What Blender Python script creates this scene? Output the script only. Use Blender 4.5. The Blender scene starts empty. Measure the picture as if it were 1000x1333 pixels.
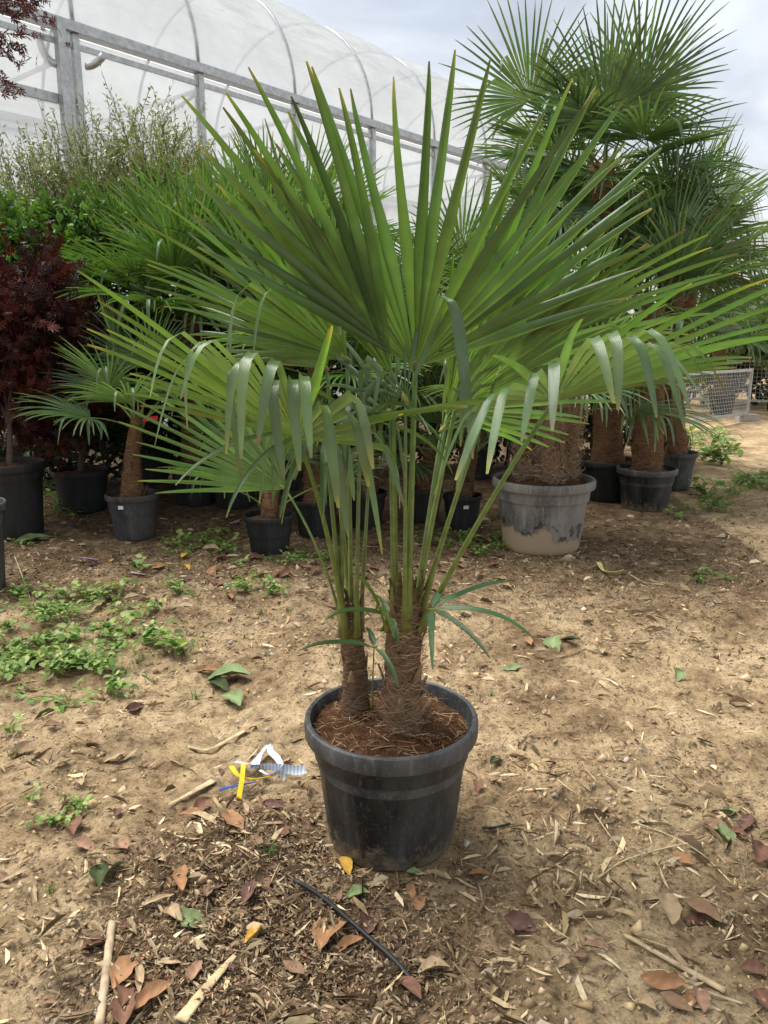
import bpy, math, random
import numpy as np
from mathutils import Vector

sc = bpy.context.scene
R_ = math.radians
# ------------------------------------------------------------------ camera
CAMZ, PITCH = 1.44, R_(12.7)
cam_d = bpy.data.cameras.new('camera'); cam = bpy.data.objects.new('camera', cam_d)
sc.collection.objects.link(cam); sc.camera = cam
cam.location = (0, 0, CAMZ); cam.rotation_euler = (R_(90) - PITCH, 0, 0)
cam_d.sensor_fit = 'VERTICAL'; cam_d.sensor_height = 36; cam_d.lens = 36 * 1000 / 1333
cam_d.clip_start = 0.05; cam_d.clip_end = 2000
# ------------------------------------------------------------------ world + sun
SUN_EL, SUN_AZ = R_(62), R_(-58)            # azimuth measured from +Y towards +X
w = bpy.data.worlds.new('World'); sc.world = w; w.use_nodes = True
nt = w.node_tree; nt.nodes.clear()
def N(t, x=None, **kw):
    n = (x or nt).nodes.new(t)
    for k, v in kw.items():
        if k in n.bl_rna.properties: setattr(n, k, v)
        else: n.inputs[k.replace('_', ' ')].default_value = v
    return n
sky = N('ShaderNodeTexSky', sky_type='NISHITA', sun_disc=False)
sky.sun_elevation = SUN_EL; sky.sun_rotation = SUN_AZ
tc = N('ShaderNodeTexCoord')
sepz = N('ShaderNodeMapping'); sepz.inputs['Scale'].default_value = (1, 1, 2.2)
nt.links.new(tc.outputs['Generated'], sepz.inputs['Vector'])
n1 = N('ShaderNodeTexNoise'); n1.inputs['Scale'].default_value = 3.1; n1.inputs['Detail'].default_value = 9; n1.inputs['Roughness'].default_value = .52; n1.inputs['Distortion'].default_value = .4
nt.links.new(sepz.outputs[0], n1.inputs['Vector'])
r1 = N('ShaderNodeValToRGB')
r1.color_ramp.elements[0].position = .30; r1.color_ramp.elements[0].color = (2.0, 2.15, 2.4, 1)
r1.color_ramp.elements[1].position = .68; r1.color_ramp.elements[1].color = (4.9, 5.0, 5.1, 1)
e = r1.color_ramp.elements.new(.47); e.color = (3.1, 3.25, 3.45, 1)
nt.links.new(n1.outputs['Fac'], r1.inputs['Fac'])
n2 = N('ShaderNodeTexNoise'); n2.inputs['Scale'].default_value = 1.5; n2.inputs['Detail'].default_value = 6
nt.links.new(tc.outputs['Generated'], n2.inputs['Vector'])
r2 = N('ShaderNodeMapRange'); r2.inputs['From Min'].default_value = .5; r2.inputs['From Max'].default_value = .72
r2.inputs['To Min'].default_value = 1.0; r2.inputs['To Max'].default_value = .8
nt.links.new(n2.outputs['Fac'], r2.inputs['Value'])
mx = N('ShaderNodeMixRGB')
nt.links.new(r2.outputs[0], mx.inputs['Fac']); nt.links.new(sky.outputs[0], mx.inputs[1]); nt.links.new(r1.outputs[0], mx.inputs[2])
bg = N('ShaderNodeBackground'); bg.inputs['Strength'].default_value = .056
out = N('ShaderNodeOutputWorld')
nt.links.new(mx.outputs[0], bg.inputs['Color']); nt.links.new(bg.outputs[0], out.inputs['Surface'])
sun_d = bpy.data.lights.new('sun', 'SUN'); sun_d.energy = 1.5; sun_d.angle = R_(45); sun_d.color = (1, .96, .9)
sun = bpy.data.objects.new('sun', sun_d); sc.collection.objects.link(sun)
sdir = Vector((math.sin(SUN_AZ) * math.cos(SUN_EL), math.cos(SUN_AZ) * math.cos(SUN_EL), math.sin(SUN_EL)))
sun.rotation_euler = sdir.to_track_quat('Z', 'Y').to_euler(); sun.location = (0, 0, 20)
vs = sc.view_settings; vs.view_transform = 'Standard'; vs.look = 'None'; vs.exposure = 2.2; vs.gamma = 1; vs.use_curve_mapping = False
sc.cycles.max_bounces = 6; sc.cycles.diffuse_bounces = 3; sc.cycles.glossy_bounces = 2; sc.cycles.transmission_bounces = 4; sc.cycles.transparent_max_bounces = 8

# ------------------------------------------------------------------ helpers
rng = np.random.default_rng(7)
CP, SP = math.cos(PITCH), math.sin(PITCH)
def ray(px, py):
    x = (px - 500) / 1000; v = -(py - 666.5) / 1000
    return np.array([x, CP + v * SP, -SP + v * CP])
def at(px, py, Y):
    d = ray(px, py); return d * (Y / d[1]) + np.array([0, 0, CAMZ])
def gp(px, py, z=0.0):
    d = ray(px, py); return d * ((z - CAMZ) / d[2]) + np.array([0, 0, CAMZ])
def nrm(v):
    v = np.asarray(v, float); return v / (np.linalg.norm(v, axis=-1, keepdims=True) + 1e-12)
_perm = np.random.default_rng(3).random((256, 256))
def vnoise(x, y):
    xi = np.floor(x).astype(int); yi = np.floor(y).astype(int); fx = x - xi; fy = y - yi
    fx = fx * fx * (3 - 2 * fx); fy = fy * fy * (3 - 2 * fy)
    a = _perm[xi & 255, yi & 255]; b = _perm[(xi + 1) & 255, yi & 255]; c = _perm[xi & 255, (yi + 1) & 255]; d = _perm[(xi + 1) & 255, (yi + 1) & 255]
    return (a * (1 - fx) + b * fx) * (1 - fy) + (c * (1 - fx) + d * fx) * fy - .5
def fbm(x, y, s, o=4, g=.5):
    r = 0; a = 1
    for i in range(o):
        r = r + a * vnoise(x * s + 17.3 * i, y * s - 9.1 * i); s *= 2.03; a *= g
    return r
FLAT = []                                     # (x, y, r): where pots stand the ground is level
MOUND = gp(345, 1140); MOUND2 = gp(260, 1270); MOUND3 = gp(520, 1270)
def gauss(x, y, c, rx, ry): return np.exp(-((x - c[0]) / rx) ** 2 - ((y - c[1]) / ry) ** 2)
def litter_amount(x, y):
    m = gauss(x, y, MOUND, .36, .30) + .9 * gauss(x, y, MOUND2, .33, .22) + .7 * gauss(x, y, MOUND3, .22, .2)
    m = m + .12 * gauss(x, y, gp(920, 1150), .25, .2) + .15 * gauss(x, y, gp(690, 900), .3, .4) + .06 * gauss(x, y, gp(950, 1290), .3, .15)
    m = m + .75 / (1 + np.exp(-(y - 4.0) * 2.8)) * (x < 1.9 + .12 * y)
    return m
def height(x, y):
    x = np.asarray(x, float); y = np.asarray(y, float)
    near = 1 / (1 + (np.hypot(x, y - 2) / 9) ** 2)
    h = .05 * fbm(x, y, .7, 3) + near * (.045 * fbm(x, y, 2.6, 3) + .034 * np.abs(fbm(x + 5, y, 8, 3)) + .016 * fbm(x, y, 34, 2))
    h = h + .045 * gauss(x, y, MOUND, .34, .27) + .02 * gauss(x, y, MOUND2, .3, .2)
    f = np.ones_like(h)
    for (cx, cy, r) in FLAT:
        d = np.hypot(x - cx, y - cy); f = f * np.clip((d - r * .9) / (r * .8 + .05), 0, 1)
    return h * f
def hz(x, y): return float(height(np.array([x]), np.array([y]))[0])

def mat(name, base=(.5, .5, .5), rough=.7, spec=.3, metal=0):
    m = bpy.data.materials.new(name); m.use_nodes = True
    p = m.node_tree.nodes['Principled BSDF']
    p.inputs['Base Color'].default_value = (*base, 1); p.inputs['Roughness'].default_value = rough
    p.inputs['Specular IOR Level'].default_value = spec; p.inputs['Metallic'].default_value = metal
    return m, m.node_tree, p
def noise(t, scale, detail=5, rough=.55, coord='Object', sx=(1, 1, 1), dist=0):
    c = t.nodes.new('ShaderNodeTexCoord'); mp = t.nodes.new('ShaderNodeMapping'); mp.inputs['Scale'].default_value = sx
    n = t.nodes.new('ShaderNodeTexNoise'); n.inputs['Scale'].default_value = scale; n.inputs['Detail'].default_value = detail
    n.inputs['Roughness'].default_value = rough; n.inputs['Distortion'].default_value = dist
    t.links.new(c.outputs[coord], mp.inputs[0]); t.links.new(mp.outputs[0], n.inputs['Vector']); return n
def ramp(t, src, stops):
    r = t.nodes.new('ShaderNodeValToRGB'); el = r.color_ramp.elements
    el[0].position, el[1].position = stops[0][0], stops[-1][0]
    el[0].color = (*stops[0][1], 1); el[1].color = (*stops[-1][1], 1)
    for p, c in stops[1:-1]:
        q = el.new(p); q.color = (*c, 1)
    t.links.new(src, r.inputs['Fac']); return r
def mixc(t, fac, a, b, mode='MIX'):
    m = t.nodes.new('ShaderNodeMixRGB'); m.blend_type = mode
    for i, s in ((0, fac), (1, a), (2, b)):
        if hasattr(s, 'is_linked'): t.links.new(s, m.inputs[i])
        elif i == 0: m.inputs[0].default_value = s
        else: m.inputs[i].default_value = (*s, 1)
    return m.outputs[0]
def bump(t, p, h, strength=.5, dist=.01, prev=None):
    b = t.nodes.new('ShaderNodeBump'); b.inputs['Strength'].default_value = strength; b.inputs['Distance'].default_value = dist
    t.links.new(h, b.inputs['Height'])
    if prev: t.links.new(prev, b.inputs['Normal'])
    t.links.new(b.outputs[0], p.inputs['Normal']); return b.outputs[0]
def foliage(name, rough=.42, trans=.35, spec=.45, tint=(1.25, 1.25, .55), stripes=0):
    m, t, p = mat(name, rough=rough, spec=spec)
    a = t.nodes.new('ShaderNodeAttribute'); a.attribute_name = 'Col'
    nz = noise(t, 14, 3)
    col = mixc(t, 1.0, a.outputs['Color'], ramp(t, nz.outputs['Fac'], [(.25, (.72, .75, .7)), (.75, (1.2, 1.18, 1.2))]).outputs[0], 'MULTIPLY')
    if stripes:
        uv = t.nodes.new('ShaderNodeUVMap'); wv = t.nodes.new('ShaderNodeTexWave'); wv.inputs['Scale'].default_value = stripes
        wv.inputs['Distortion'].default_value = .4
        t.links.new(uv.outputs[0], wv.inputs['Vector'])
        col = mixc(t, 1.0, col, ramp(t, wv.outputs['Fac'], [(0, (.86, .88, .84)), (1, (1.1, 1.08, 1.05))]).outputs[0], 'MULTIPLY')
        bump(t, p, wv.outputs['Fac'], .25, .002)
    t.links.new(col, p.inputs['Base Color'])
    tr = t.nodes.new('ShaderNodeBsdfTranslucent'); t.links.new(mixc(t, 1.0, col, tint, 'MULTIPLY'), tr.inputs['Color'])
    ms = t.nodes.new('ShaderNodeMixShader'); ms.inputs[0].default_value = trans
    o = t.nodes['Material Output']
    t.links.new(p.outputs[0], ms.inputs[1]); t.links.new(tr.outputs[0], ms.inputs[2]); t.links.new(ms.outputs[0], o.inputs['Surface'])
    return m
def vcol_mat(name, rough=.85, spec=.2, nscale=40):
    m, t, p = mat(name, rough=rough, spec=spec)
    a = t.nodes.new('ShaderNodeAttribute'); a.attribute_name = 'Col'
    nz = noise(t, nscale, 4)
    t.links.new(mixc(t, 1.0, a.outputs['Color'], ramp(t, nz.outputs['Fac'], [(.25, (.65, .65, .65)), (.75, (1.25, 1.25, 1.25))]).outputs[0], 'MULTIPLY'), p.inputs['Base Color'])
    bump(t, p, nz.outputs['Fac'], .4, .003)
    return m

class MB:
    def __init__(s): s.v = []; s.f = []; s.c = []; s.uv = []; s.n = 0
    def add(s, v, f, col=(.5, .5, .5), uv=None):
        v = np.asarray(v, float).reshape(-1, 3); k = len(v)
        s.v.append(v)
        s.f.extend([tuple(int(i) + s.n for i in q) for q in f])
        c = np.asarray(col, float)
        s.c.append(np.broadcast_to(c, (k, 3)) if c.ndim == 1 else c.reshape(-1, 3))
        s.uv.append(np.zeros((k, 2)) if uv is None else np.asarray(uv, float).reshape(-1, 2))
        s.n += k
    def mesh(s, name, m, org=(0, 0, 0), smooth=True, sharp=0):
        v = np.concatenate(s.v) - np.asarray(org, float); c = np.concatenate(s.c); uv = np.concatenate(s.uv)
        me = bpy.data.meshes.new(name)
        lens = np.array([len(q) for q in s.f]); li = np.fromiter((i for q in s.f for i in q), dtype=np.int32)
        me.vertices.add(len(v)); me.vertices.foreach_set('co', v.astype(np.float32).ravel())
        me.loops.add(len(li)); me.loops.foreach_set('vertex_index', li)
        me.polygons.add(len(lens)); me.polygons.foreach_set('loop_start', (np.cumsum(lens) - lens).astype(np.int32))
        me.update(calc_edges=True)
        at_ = me.color_attributes.new('Col', 'FLOAT_COLOR', 'POINT')
        at_.data.foreach_set('color', np.concatenate([c, np.ones((len(c), 1))], 1).astype(np.float32).ravel())
        l = me.uv_layers.new(name='UVMap'); l.data.foreach_set('uv', uv[li].astype(np.float32).ravel())
        me.polygons.foreach_set('use_smooth', np.full(len(lens), smooth, dtype=bool))
        me.materials.append(m)
        if sharp: me.set_sharp_from_angle(angle=R_(sharp))
        return me
    def build(s, name, m, parent=None, org=None, smooth=True):
        if org is None: org = parent['_o'] if parent is not None else (0, 0, 0)
        return link(name, s.mesh(name, m, org, smooth), parent, org)
ORG = {}
def link(name, me, parent=None, org=(0, 0, 0)):
    o = bpy.data.objects.new(name, me); sc.collection.objects.link(o)
    if parent is not None: o.parent = parent
    else: o.location = tuple(float(a) for a in org)
    return o
def tag(o, label, cat, group=None, kind=None):
    if label: o['label'] = label
    if cat: o['category'] = cat
    if group: o['group'] = group
    if kind: o['kind'] = kind
    return o
class Thing:
    """an Empty at the thing's base that parents its parts"""
    def __init__(s, name, loc, label, cat, group=None):
        s.o = bpy.data.objects.new(name, None); sc.collection.objects.link(s.o); s.loc = np.asarray(loc, float)
        s.o.location = tuple(float(a) for a in loc); s.o.empty_display_size = .1; tag(s.o, label, cat, group)
    def part(s, mb, name, m, parent=None, smooth=True, sharp=0):
        return link(name, mb.mesh(name, m, s.loc, smooth, sharp), parent or s.o)

def frames(P):
    T = nrm(np.gradient(P, axis=0)); up = np.array([0, 0, 1.]) if abs(T[0][2]) < .9 else np.array([1., 0, 0])
    S = nrm(np.cross(T, up)); U = np.cross(S, T); return T, S, U
def tube(mb, P, r, k=6, col=(.5, .5, .5), flat=1.0, cap=True):
    P = np.asarray(P, float); n = len(P); r = np.broadcast_to(np.asarray(r, float), (n,)); T, S, U = frames(P)
    a = np.arange(k) / k * 2 * math.pi
    v = P[:, None] + r[:, None, None] * (np.cos(a)[None, :, None] * S[:, None] + flat * np.sin(a)[None, :, None] * U[:, None])
    f = [(i * k + j, i * k + (j + 1) % k, (i + 1) * k + (j + 1) % k, (i + 1) * k + j) for i in range(n - 1) for j in range(k)]
    if cap: f += [tuple(range(k))[::-1], tuple((n - 1) * k + j for j in range(k))]
    c = np.asarray(col, float)
    if c.ndim == 2: c = np.repeat(c, k, axis=0)
    mb.add(v, f, c)
def bez(a, b, c, n=9):
    t = np.linspace(0, 1, n)[:, None]; return (1 - t) ** 2 * np.asarray(a) + 2 * t * (1 - t) * np.asarray(b) + t * t * np.asarray(c)
def lathe(mb, prof, ctr, k=64, col=(.5, .5, .5), mod=None, close=False):
    prof = np.asarray(prof, float); a = np.arange(k) / k * 2 * math.pi; n = len(prof)
    r = np.repeat(prof[:, :1], k, 1); z = np.repeat(prof[:, 1:], k, 1)
    if mod is not None: r = r * mod(a[None], z)
    v = np.stack([ctr[0] + r * np.cos(a), ctr[1] + r * np.sin(a), ctr[2] + z], -1)
    f = [(i * k + j, i * k + (j + 1) % k, (i + 1) * k + (j + 1) % k, (i + 1) * k + j) for i in range(n - 1) for j in range(k)]
    mb.add(v, f, col)
def box(mb, c, sx, sy, sz, col=(.5, .5, .5), rz=0, u=None):
    c = np.asarray(c, float); X = np.array([math.cos(rz), math.sin(rz), 0]); Y = np.array([-math.sin(rz), math.cos(rz), 0]); Z = np.array([0, 0, 1.])
    v = [c + X * sx * i / 2 + Y * sy * j / 2 + Z * sz * k / 2 for k in (-1, 1) for j in (-1, 1) for i in (-1, 1)]
    mb.add(v, [(0, 2, 3, 1), (4, 5, 7, 6), (0, 1, 5, 4), (2, 6, 7, 3), (0, 4, 6, 2), (1, 3, 7, 5)], col)
def beam(mb, a, b, w_, h_, col=(.5, .5, .5)):
    a = np.asarray(a, float); b = np.asarray(b, float); T = nrm(b - a)
    up = np.array([0, 0, 1.]) if abs(T[2]) < .9 else np.array([.639, .769, 0])
    S = nrm(np.cross(T, up)); U = np.cross(S, T)
    v = [p + S * w_ * i / 2 + U * h_ * j / 2 for p in (a, b) for (i, j) in ((-1, -1), (1, -1), (1, 1), (-1, 1))]
    mb.add(v, [(0, 3, 2, 1), (4, 5, 6, 7), (0, 1, 5, 4), (1, 2, 6, 5), (2, 3, 7, 6), (3, 0, 4, 7)], col)

# ------------------------------------------------------------------ materials
M = {}
M['palm'] = foliage('palm_leaf', .30, .36, .75, stripes=3.0)
M['palm_far'] = foliage('palm_leaf_far', .38, .36, .5)
M['leaf'] = foliage('shrub_leaf', .4, .3, .45)
M['maple'] = foliage('maple_leaf', .5, .22, .3, tint=(1.5, .6, .5))
M['weed'] = foliage('weed_leaf', .5, .3, .3)
M['dry'] = vcol_mat('dry_leaf', .8, .2, 60)
M['litter'] = vcol_mat('litter_bits', .85, .15, 60)
M['stem'] = vcol_mat('stem', .55, .35, 30)
M['bark'] = vcol_mat('bark', .9, .15, 50)
m, t, p = mat('trunk_fibre', rough=.95, spec=.1)
a_ = t.nodes.new('ShaderNodeAttribute'); a_.attribute_name = 'Col'
nz = noise(t, 28, 6, .7, sx=(1, 1, 3.2)); nz2 = noise(t, 6, 3)
c_ = mixc(t, 1.0, a_.outputs['Color'], ramp(t, nz.outputs['Fac'], [(.3, (.35, .33, .31)), (.55, (1, 1, 1)), (.8, (1.7, 1.6, 1.45))]).outputs[0], 'MULTIPLY')
t.links.new(c_, p.inputs['Base Color']); bump(t, p, nz.outputs['Fac'], .9, .02); M['trunk'] = m

def pot_mat(name, base, dust, amount, mud=None, rough=.55):
    m, t, p = mat(name, rough=rough, spec=.35)
    n_a = noise(t, 5, 6, .65, sx=(1, 1, .35)); n_b = noise(t, 90, 3, .7); n_c = noise(t, 22, 5, .7, sx=(1, 1, .12), dist=1.0)
    f = ramp(t, n_a.outputs['Fac'], [(.42, (0, 0, 0)), (.62, (amount,) * 3)])
    c = mixc(t, f.outputs[0], base, dust)
    f2 = ramp(t, n_b.outputs['Fac'], [(.56, (0, 0, 0)), (.66, (amount * .9,) * 3)])
    c = mixc(t, f2.outputs[0], c, dust)
    f3 = ramp(t, n_c.outputs['Fac'], [(.54, (0, 0, 0)), (.62, (amount * .9,) * 3)])
    c = mixc(t, f3.outputs[0], c, dust)
    if mud:
        tc_ = t.nodes.new('ShaderNodeTexCoord'); sp_ = t.nodes.new('ShaderNodeSeparateXYZ'); t.links.new(tc_.outputs['Object'], sp_.inputs[0])
        n_m = noise(t, 5, 7, .62, sx=(1, 1, .7))
        ad = t.nodes.new('ShaderNodeMath'); ad.operation = 'MULTIPLY_ADD'; ad.inputs[1].default_value = .62; t.links.new(n_m.outputs['Fac'], ad.inputs[0]); t.links.new(sp_.outputs['Z'], ad.inputs[2])
        f4 = ramp(t, ad.outputs[0], [(.0, (1, 1, 1)), (.44, (1, 1, 1)), (.47, (.25, .25, .25)), (.53, (0, 0, 0)), (1, (0, 0, 0))])
        f5 = ramp(t, ad.outputs[0], [(.42, (0, 0, 0)), (.46, (1, 1, 1)), (.52, (.9, .9, .9)), (.57, (0, 0, 0)), (1, (0, 0, 0))])
        n_g = noise(t, 16, 4, .6); g_ = ramp(t, n_g.outputs['Fac'], [(.5, (0, 0, 0)), (.56, (1, 1, 1))])
        c = mixc(t, mixc(t, 1.0, f5.outputs[0], g_.outputs[0], 'MULTIPLY'), c, (.012, .012, .013))
        c = mixc(t, f4.outputs[0], c, mud)
    t.links.new(c, p.inputs['Base Color'])
    r = ramp(t, n_a.outputs['Fac'], [(.3, (rough - .12,) * 3), (.7, (rough + .25,) * 3)]); t.links.new(r.outputs[0], p.inputs['Roughness'])
    bump(t, p, n_b.outputs['Fac'], .12, .002)
    return m
M['pot_black'] = pot_mat('black_pot_plastic', (.008, .0088, .0105), (.12, .118, .112), .34, rough=.40)
m = M['pot_black']; t = m.node_tree; p = t.nodes['Principled BSDF']; src = p.inputs['Base Color'].links[0].from_socket
tc_ = t.nodes.new('ShaderNodeTexCoord'); sp_ = t.nodes.new('ShaderNodeSeparateXYZ'); t.links.new(tc_.outputs['Object'], sp_.inputs[0]); n_m = noise(t, 30, 6, .7)
ad = t.nodes.new('ShaderNodeMath'); ad.operation = 'MULTIPLY_ADD'; ad.inputs[1].default_value = .30; t.links.new(n_m.outputs['Fac'], ad.inputs[0]); t.links.new(sp_.outputs['Z'], ad.inputs[2])
t.links.new(mixc(t, ramp(t, ad.outputs[0], [(.12, (.75, .75, .75)), (.17, (.45, .45, .45)), (.22, (0, 0, 0))]).outputs[0], src, (.24, .185, .12)), p.inputs['Base Color'])
M['pot_rim'] = pot_mat('worn_pot_rim', (.028, .031, .036), (.16, .158, .155), .45, rough=.45)
M['pot_dark'] = pot_mat('dark_pot_plastic', (.008, .009, .010), (.07, .07, .07), .25)
M['pot_grey'] = pot_mat('weathered_grey_pot', (.10, .10, .098), (.27, .255, .235), .85, mud=(.38, .29, .19), rough=.65)
M['pot_mid'] = pot_mat('dusty_pot', (.022, .023, .026), (.13, .125, .12), .5, rough=.6)
m, t, p = mat('potting_soil', rough=.95, spec=.1)
nz = noise(t, 30, 8, .7); nz2 = noise(t, 130, 4, .7)
c_ = ramp(t, nz.outputs['Fac'], [(.25, (.03, .017, .009)), (.5, (.12, .058, .028)), (.75, (.24, .13, .07))])
t.links.new(mixc(t, 1, c_.outputs[0], ramp(t, nz2.outputs['Fac'], [(.3, (.55, .55, .55)), (.7, (1.3, 1.3, 1.3))]).outputs[0], 'MULTIPLY'), p.inputs['Base Color'])
bn = bump(t, p, nz.outputs['Fac'], .9, .03); bump(t, p, nz2.outputs['Fac'], .8, .008, bn); M['soil'] = m
m, t, p = mat('galvanised_steel', (.42, .44, .45), .45, .5, .7)
nz = noise(t, 12, 4); t.links.new(ramp(t, nz.outputs['Fac'], [(.3, (.34, .36, .37)), (.7, (.52, .54, .55))]).outputs[0], p.inputs['Base Color']); M['steel'] = m
# polythene film: thin, milky, a little see-through
m, t, p = mat('polythene_film', (.8, .82, .82), .16, .7)
nz = noise(t, 1.4, 6, .6); nz2 = noise(t, .8, 3, .5, sx=(1, 1, 3))
c_ = ramp(t, nz.outputs['Fac'], [(.3, (.70, .74, .77)), (.7, (.84, .87, .89))])
t.links.new(c_.outputs[0], p.inputs['Base Color']); bn = bump(t, p, nz2.outputs['Fac'], .5, .35); nz3 = noise(t, 5, 5, .6, sx=(1, 1, .35)); bump(t, p, nz3.outputs['Fac'], .3, .06, bn)
tl = t.nodes.new('ShaderNodeBsdfTranslucent'); t.links.new(c_.outputs[0], tl.inputs['Color'])
tp = t.nodes.new('ShaderNodeBsdfTransparent'); tp.inputs[0].default_value = (.95, .96, .96, 1)
m1 = t.nodes.new('ShaderNodeMixShader'); m1.inputs[0].default_value = .62; m2 = t.nodes.new('ShaderNodeMixShader'); m2.inputs[0].default_value = .09
t.links.new(p.outputs[0], m1.inputs[1]); t.links.new(tl.outputs[0], m1.inputs[2]); t.links.new(m1.outputs[0], m2.inputs[1]); t.links.new(tp.outputs[0], m2.inputs[2])
t.links.new(m2.outputs[0], t.nodes['Material Output'].inputs['Surface']); M['film'] = m
mw = m.copy(); mw.name = 'polythene_wall_film'; [setattr(n_.inputs[0], 'default_value', .24) for n_ in mw.node_tree.nodes if n_.type == 'MIX_SHADER' and abs(n_.inputs[0].default_value - .09) < .01]; M['wallfilm'] = mw
# earth
m, t, p = mat('earth', rough=.95, spec=.12)
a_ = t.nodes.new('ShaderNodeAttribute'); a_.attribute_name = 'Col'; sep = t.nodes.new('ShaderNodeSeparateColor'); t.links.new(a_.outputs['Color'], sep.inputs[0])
na = noise(t, 2.2, 7, .62, dist=.5); nb = noise(t, 17, 8, .68); ncc = noise(t, 85, 6, .7); nd = noise(t, 6, 5, .6)
c = ramp(t, na.outputs['Fac'], [(.32, (.19, .13, .074)), (.44, (.35, .255, .15)), (.56, (.49, .375, .228)), (.72, (.58, .455, .295))]).outputs[0]
c = mixc(t, 1, c, ramp(t, nb.outputs['Fac'], [(.3, (.32, .30, .28)), (.47, (.88, .86, .84)), (.7, (1.18, 1.17, 1.15))]).outputs[0], 'MULTIPLY')
c = mixc(t, 1, c, ramp(t, ncc.outputs['Fac'], [(.3, (.3, .28, .26)), (.46, (.95, .94, .93)), (.75, (1.3, 1.27, 1.22))]).outputs[0], 'MULTIPLY')
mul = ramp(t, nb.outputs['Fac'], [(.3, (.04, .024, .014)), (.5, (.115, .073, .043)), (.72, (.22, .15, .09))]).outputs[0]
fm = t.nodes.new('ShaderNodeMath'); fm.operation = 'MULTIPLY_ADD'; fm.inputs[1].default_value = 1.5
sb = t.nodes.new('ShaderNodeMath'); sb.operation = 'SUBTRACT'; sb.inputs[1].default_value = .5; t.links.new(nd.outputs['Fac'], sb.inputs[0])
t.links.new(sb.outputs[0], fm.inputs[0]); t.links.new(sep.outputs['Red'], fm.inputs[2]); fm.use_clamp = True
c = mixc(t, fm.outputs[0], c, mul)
t.links.new(c, p.inputs['Base Color'])
bn = bump(t, p, nb.outputs['Fac'], 1.0, .03); bump(t, p, ncc.outputs['Fac'], 1.0, .009, bn); M['earth'] = m
def plain(name, c, rough=.6, spec=.3):
    m, t, p = mat(name, c, rough, spec); nz = noise(t, 25, 4)
    t.links.new(ramp(t, nz.outputs['Fac'], [(.3, tuple(.75 * q for q in c)), (.7, tuple(min(1, 1.15 * q) for q in c))]).outputs[0], p.inputs['Base Color']); return m

# ------------------------------------------------------------------ where the pots stand: front of base in the photograph -> centre on the ground
def stand(px, py, r):
    g = gp(px, py); d = nrm(np.array([g[0], g[1], 0])); c = g + d * r; return np.array([c[0], c[1], 0.])
MAINC = np.array([.021, 2.035, 0.])
POTS = {  # key: (px, base front py, rim radius, height, material)
 'label':   (177, 705, .195, .335, 'pot_mid'),
 'small':   (352, 725, .175, .27, 'pot_dark'),
 'grey':    (703, 725, .355, .50, 'pot_grey'),
 'right':   (838, 667, .255, .36, 'pot_black'),
 'behind':  (874, 640, .22, .37, 'pot_mid'),
 'shadow':  (788, 655, .27, .37, 'pot_dark'),
 'tagged':  (601, 692, .155, .27, 'pot_dark'),
 'beside':  (551, 682, .16, .27, 'pot_dark'),
 'darkA':   (256, 660, .23, .40, 'pot_dark'),
 'darkB':   (306, 664, .22, .34, 'pot_dark'),
 'darkC':   (412, 702, .17, .28, 'pot_dark'),
 'darkD':   (476, 690, .17, .28, 'pot_dark'),
 'maple':   (22, 705, .26, .56, 'pot_dark'),
 'shrub':   (110, 670, .24, .36, 'pot_dark'),
 'edge':    (-30, 778, .215, .52, 'pot_mid'),
 'backA':   (690, 632, .22, .34, 'pot_dark'),
 'farA':    (938, 541, .26, .38, 'pot_dark'),
 'farB':    (1012, 536, .26, .38, 'pot_dark'),
 'side':    (866, 616, .22, .36, 'pot_dark'),
 'backB':   (200, 632, .2, .34, 'pot_dark'),
 'backC':   (370, 640, .2, .34, 'pot_dark'),
 'backD':   (620, 625, .2, .34, 'pot_dark'),
}
PC = {k: stand(v[0], v[1], v[2] * .78) for k, v in POTS.items()}
FLAT.append((MAINC[0], MAINC[1], .22))
for k, v in POTS.items(): FLAT.append((PC[k][0], PC[k][1], v[2] * .9))

# ------------------------------------------------------------------ ground
def axis_pts(lo, hi, flo, fhi, step, grow=1.12):
    xs = list(np.arange(flo, fhi, step)); s = step
    while xs[-1] < hi: s *= grow; xs.append(xs[-1] + s)
    s = step; pre = [flo]
    while pre[-1] > lo: s *= grow; pre.append(pre[-1] - s)
    return np.array(pre[:0:-1] + xs)
gx = axis_pts(-500, 500, -2.4, 2.6, .014); ys = [1.0]
s = .011
while ys[-1] < 900:
    ys.append(ys[-1] + s); s = max(.011, (ys[-1]) * .0062 if ys[-1] < 8 else s * 1.1)
pre = [1.0]; s = .02
while pre[-1] > -300: s *= 1.15; pre.append(pre[-1] - s)
gy = np.array(pre[:0:-1] + ys)
X, Y = np.meshgrid(gx, gy); Z = height(X, Y)
mulch_shade = np.clip(litter_amount(X, Y) * .95, 0, 1) * (np.hypot(X, Y) < 40)
mulch_shade = np.maximum(mulch_shade, np.clip((Y - 5.0 + .25 * fbm(X, Y, 1.5, 3) * 3) / 1.0, 0, .95) * np.clip((2.3 + .35 * (Y - 6) - X) / .5, 0, 1) * (Y < 14))  # dark humus along the pot row, with shade under the palms painted in too
nx_, ny_ = len(gx), len(gy)
idx = np.arange(nx_ * ny_).reshape(ny_, nx_)
q = np.stack([idx[:-1, :-1], idx[:-1, 1:], idx[1:, 1:], idx[1:, :-1]], -1).reshape(-1, 4)
gm = bpy.data.meshes.new('ground'); v = np.stack([X, Y, Z], -1).reshape(-1, 3).astype(np.float32)
gm.vertices.add(len(v)); gm.vertices.foreach_set('co', v.ravel()); gm.loops.add(q.size); gm.loops.foreach_set('vertex_index', q.astype(np.int32).ravel())
gm.polygons.add(len(q)); gm.polygons.foreach_set('loop_start', (np.arange(len(q)) * 4).astype(np.int32)); gm.update(calc_edges=True)
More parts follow.
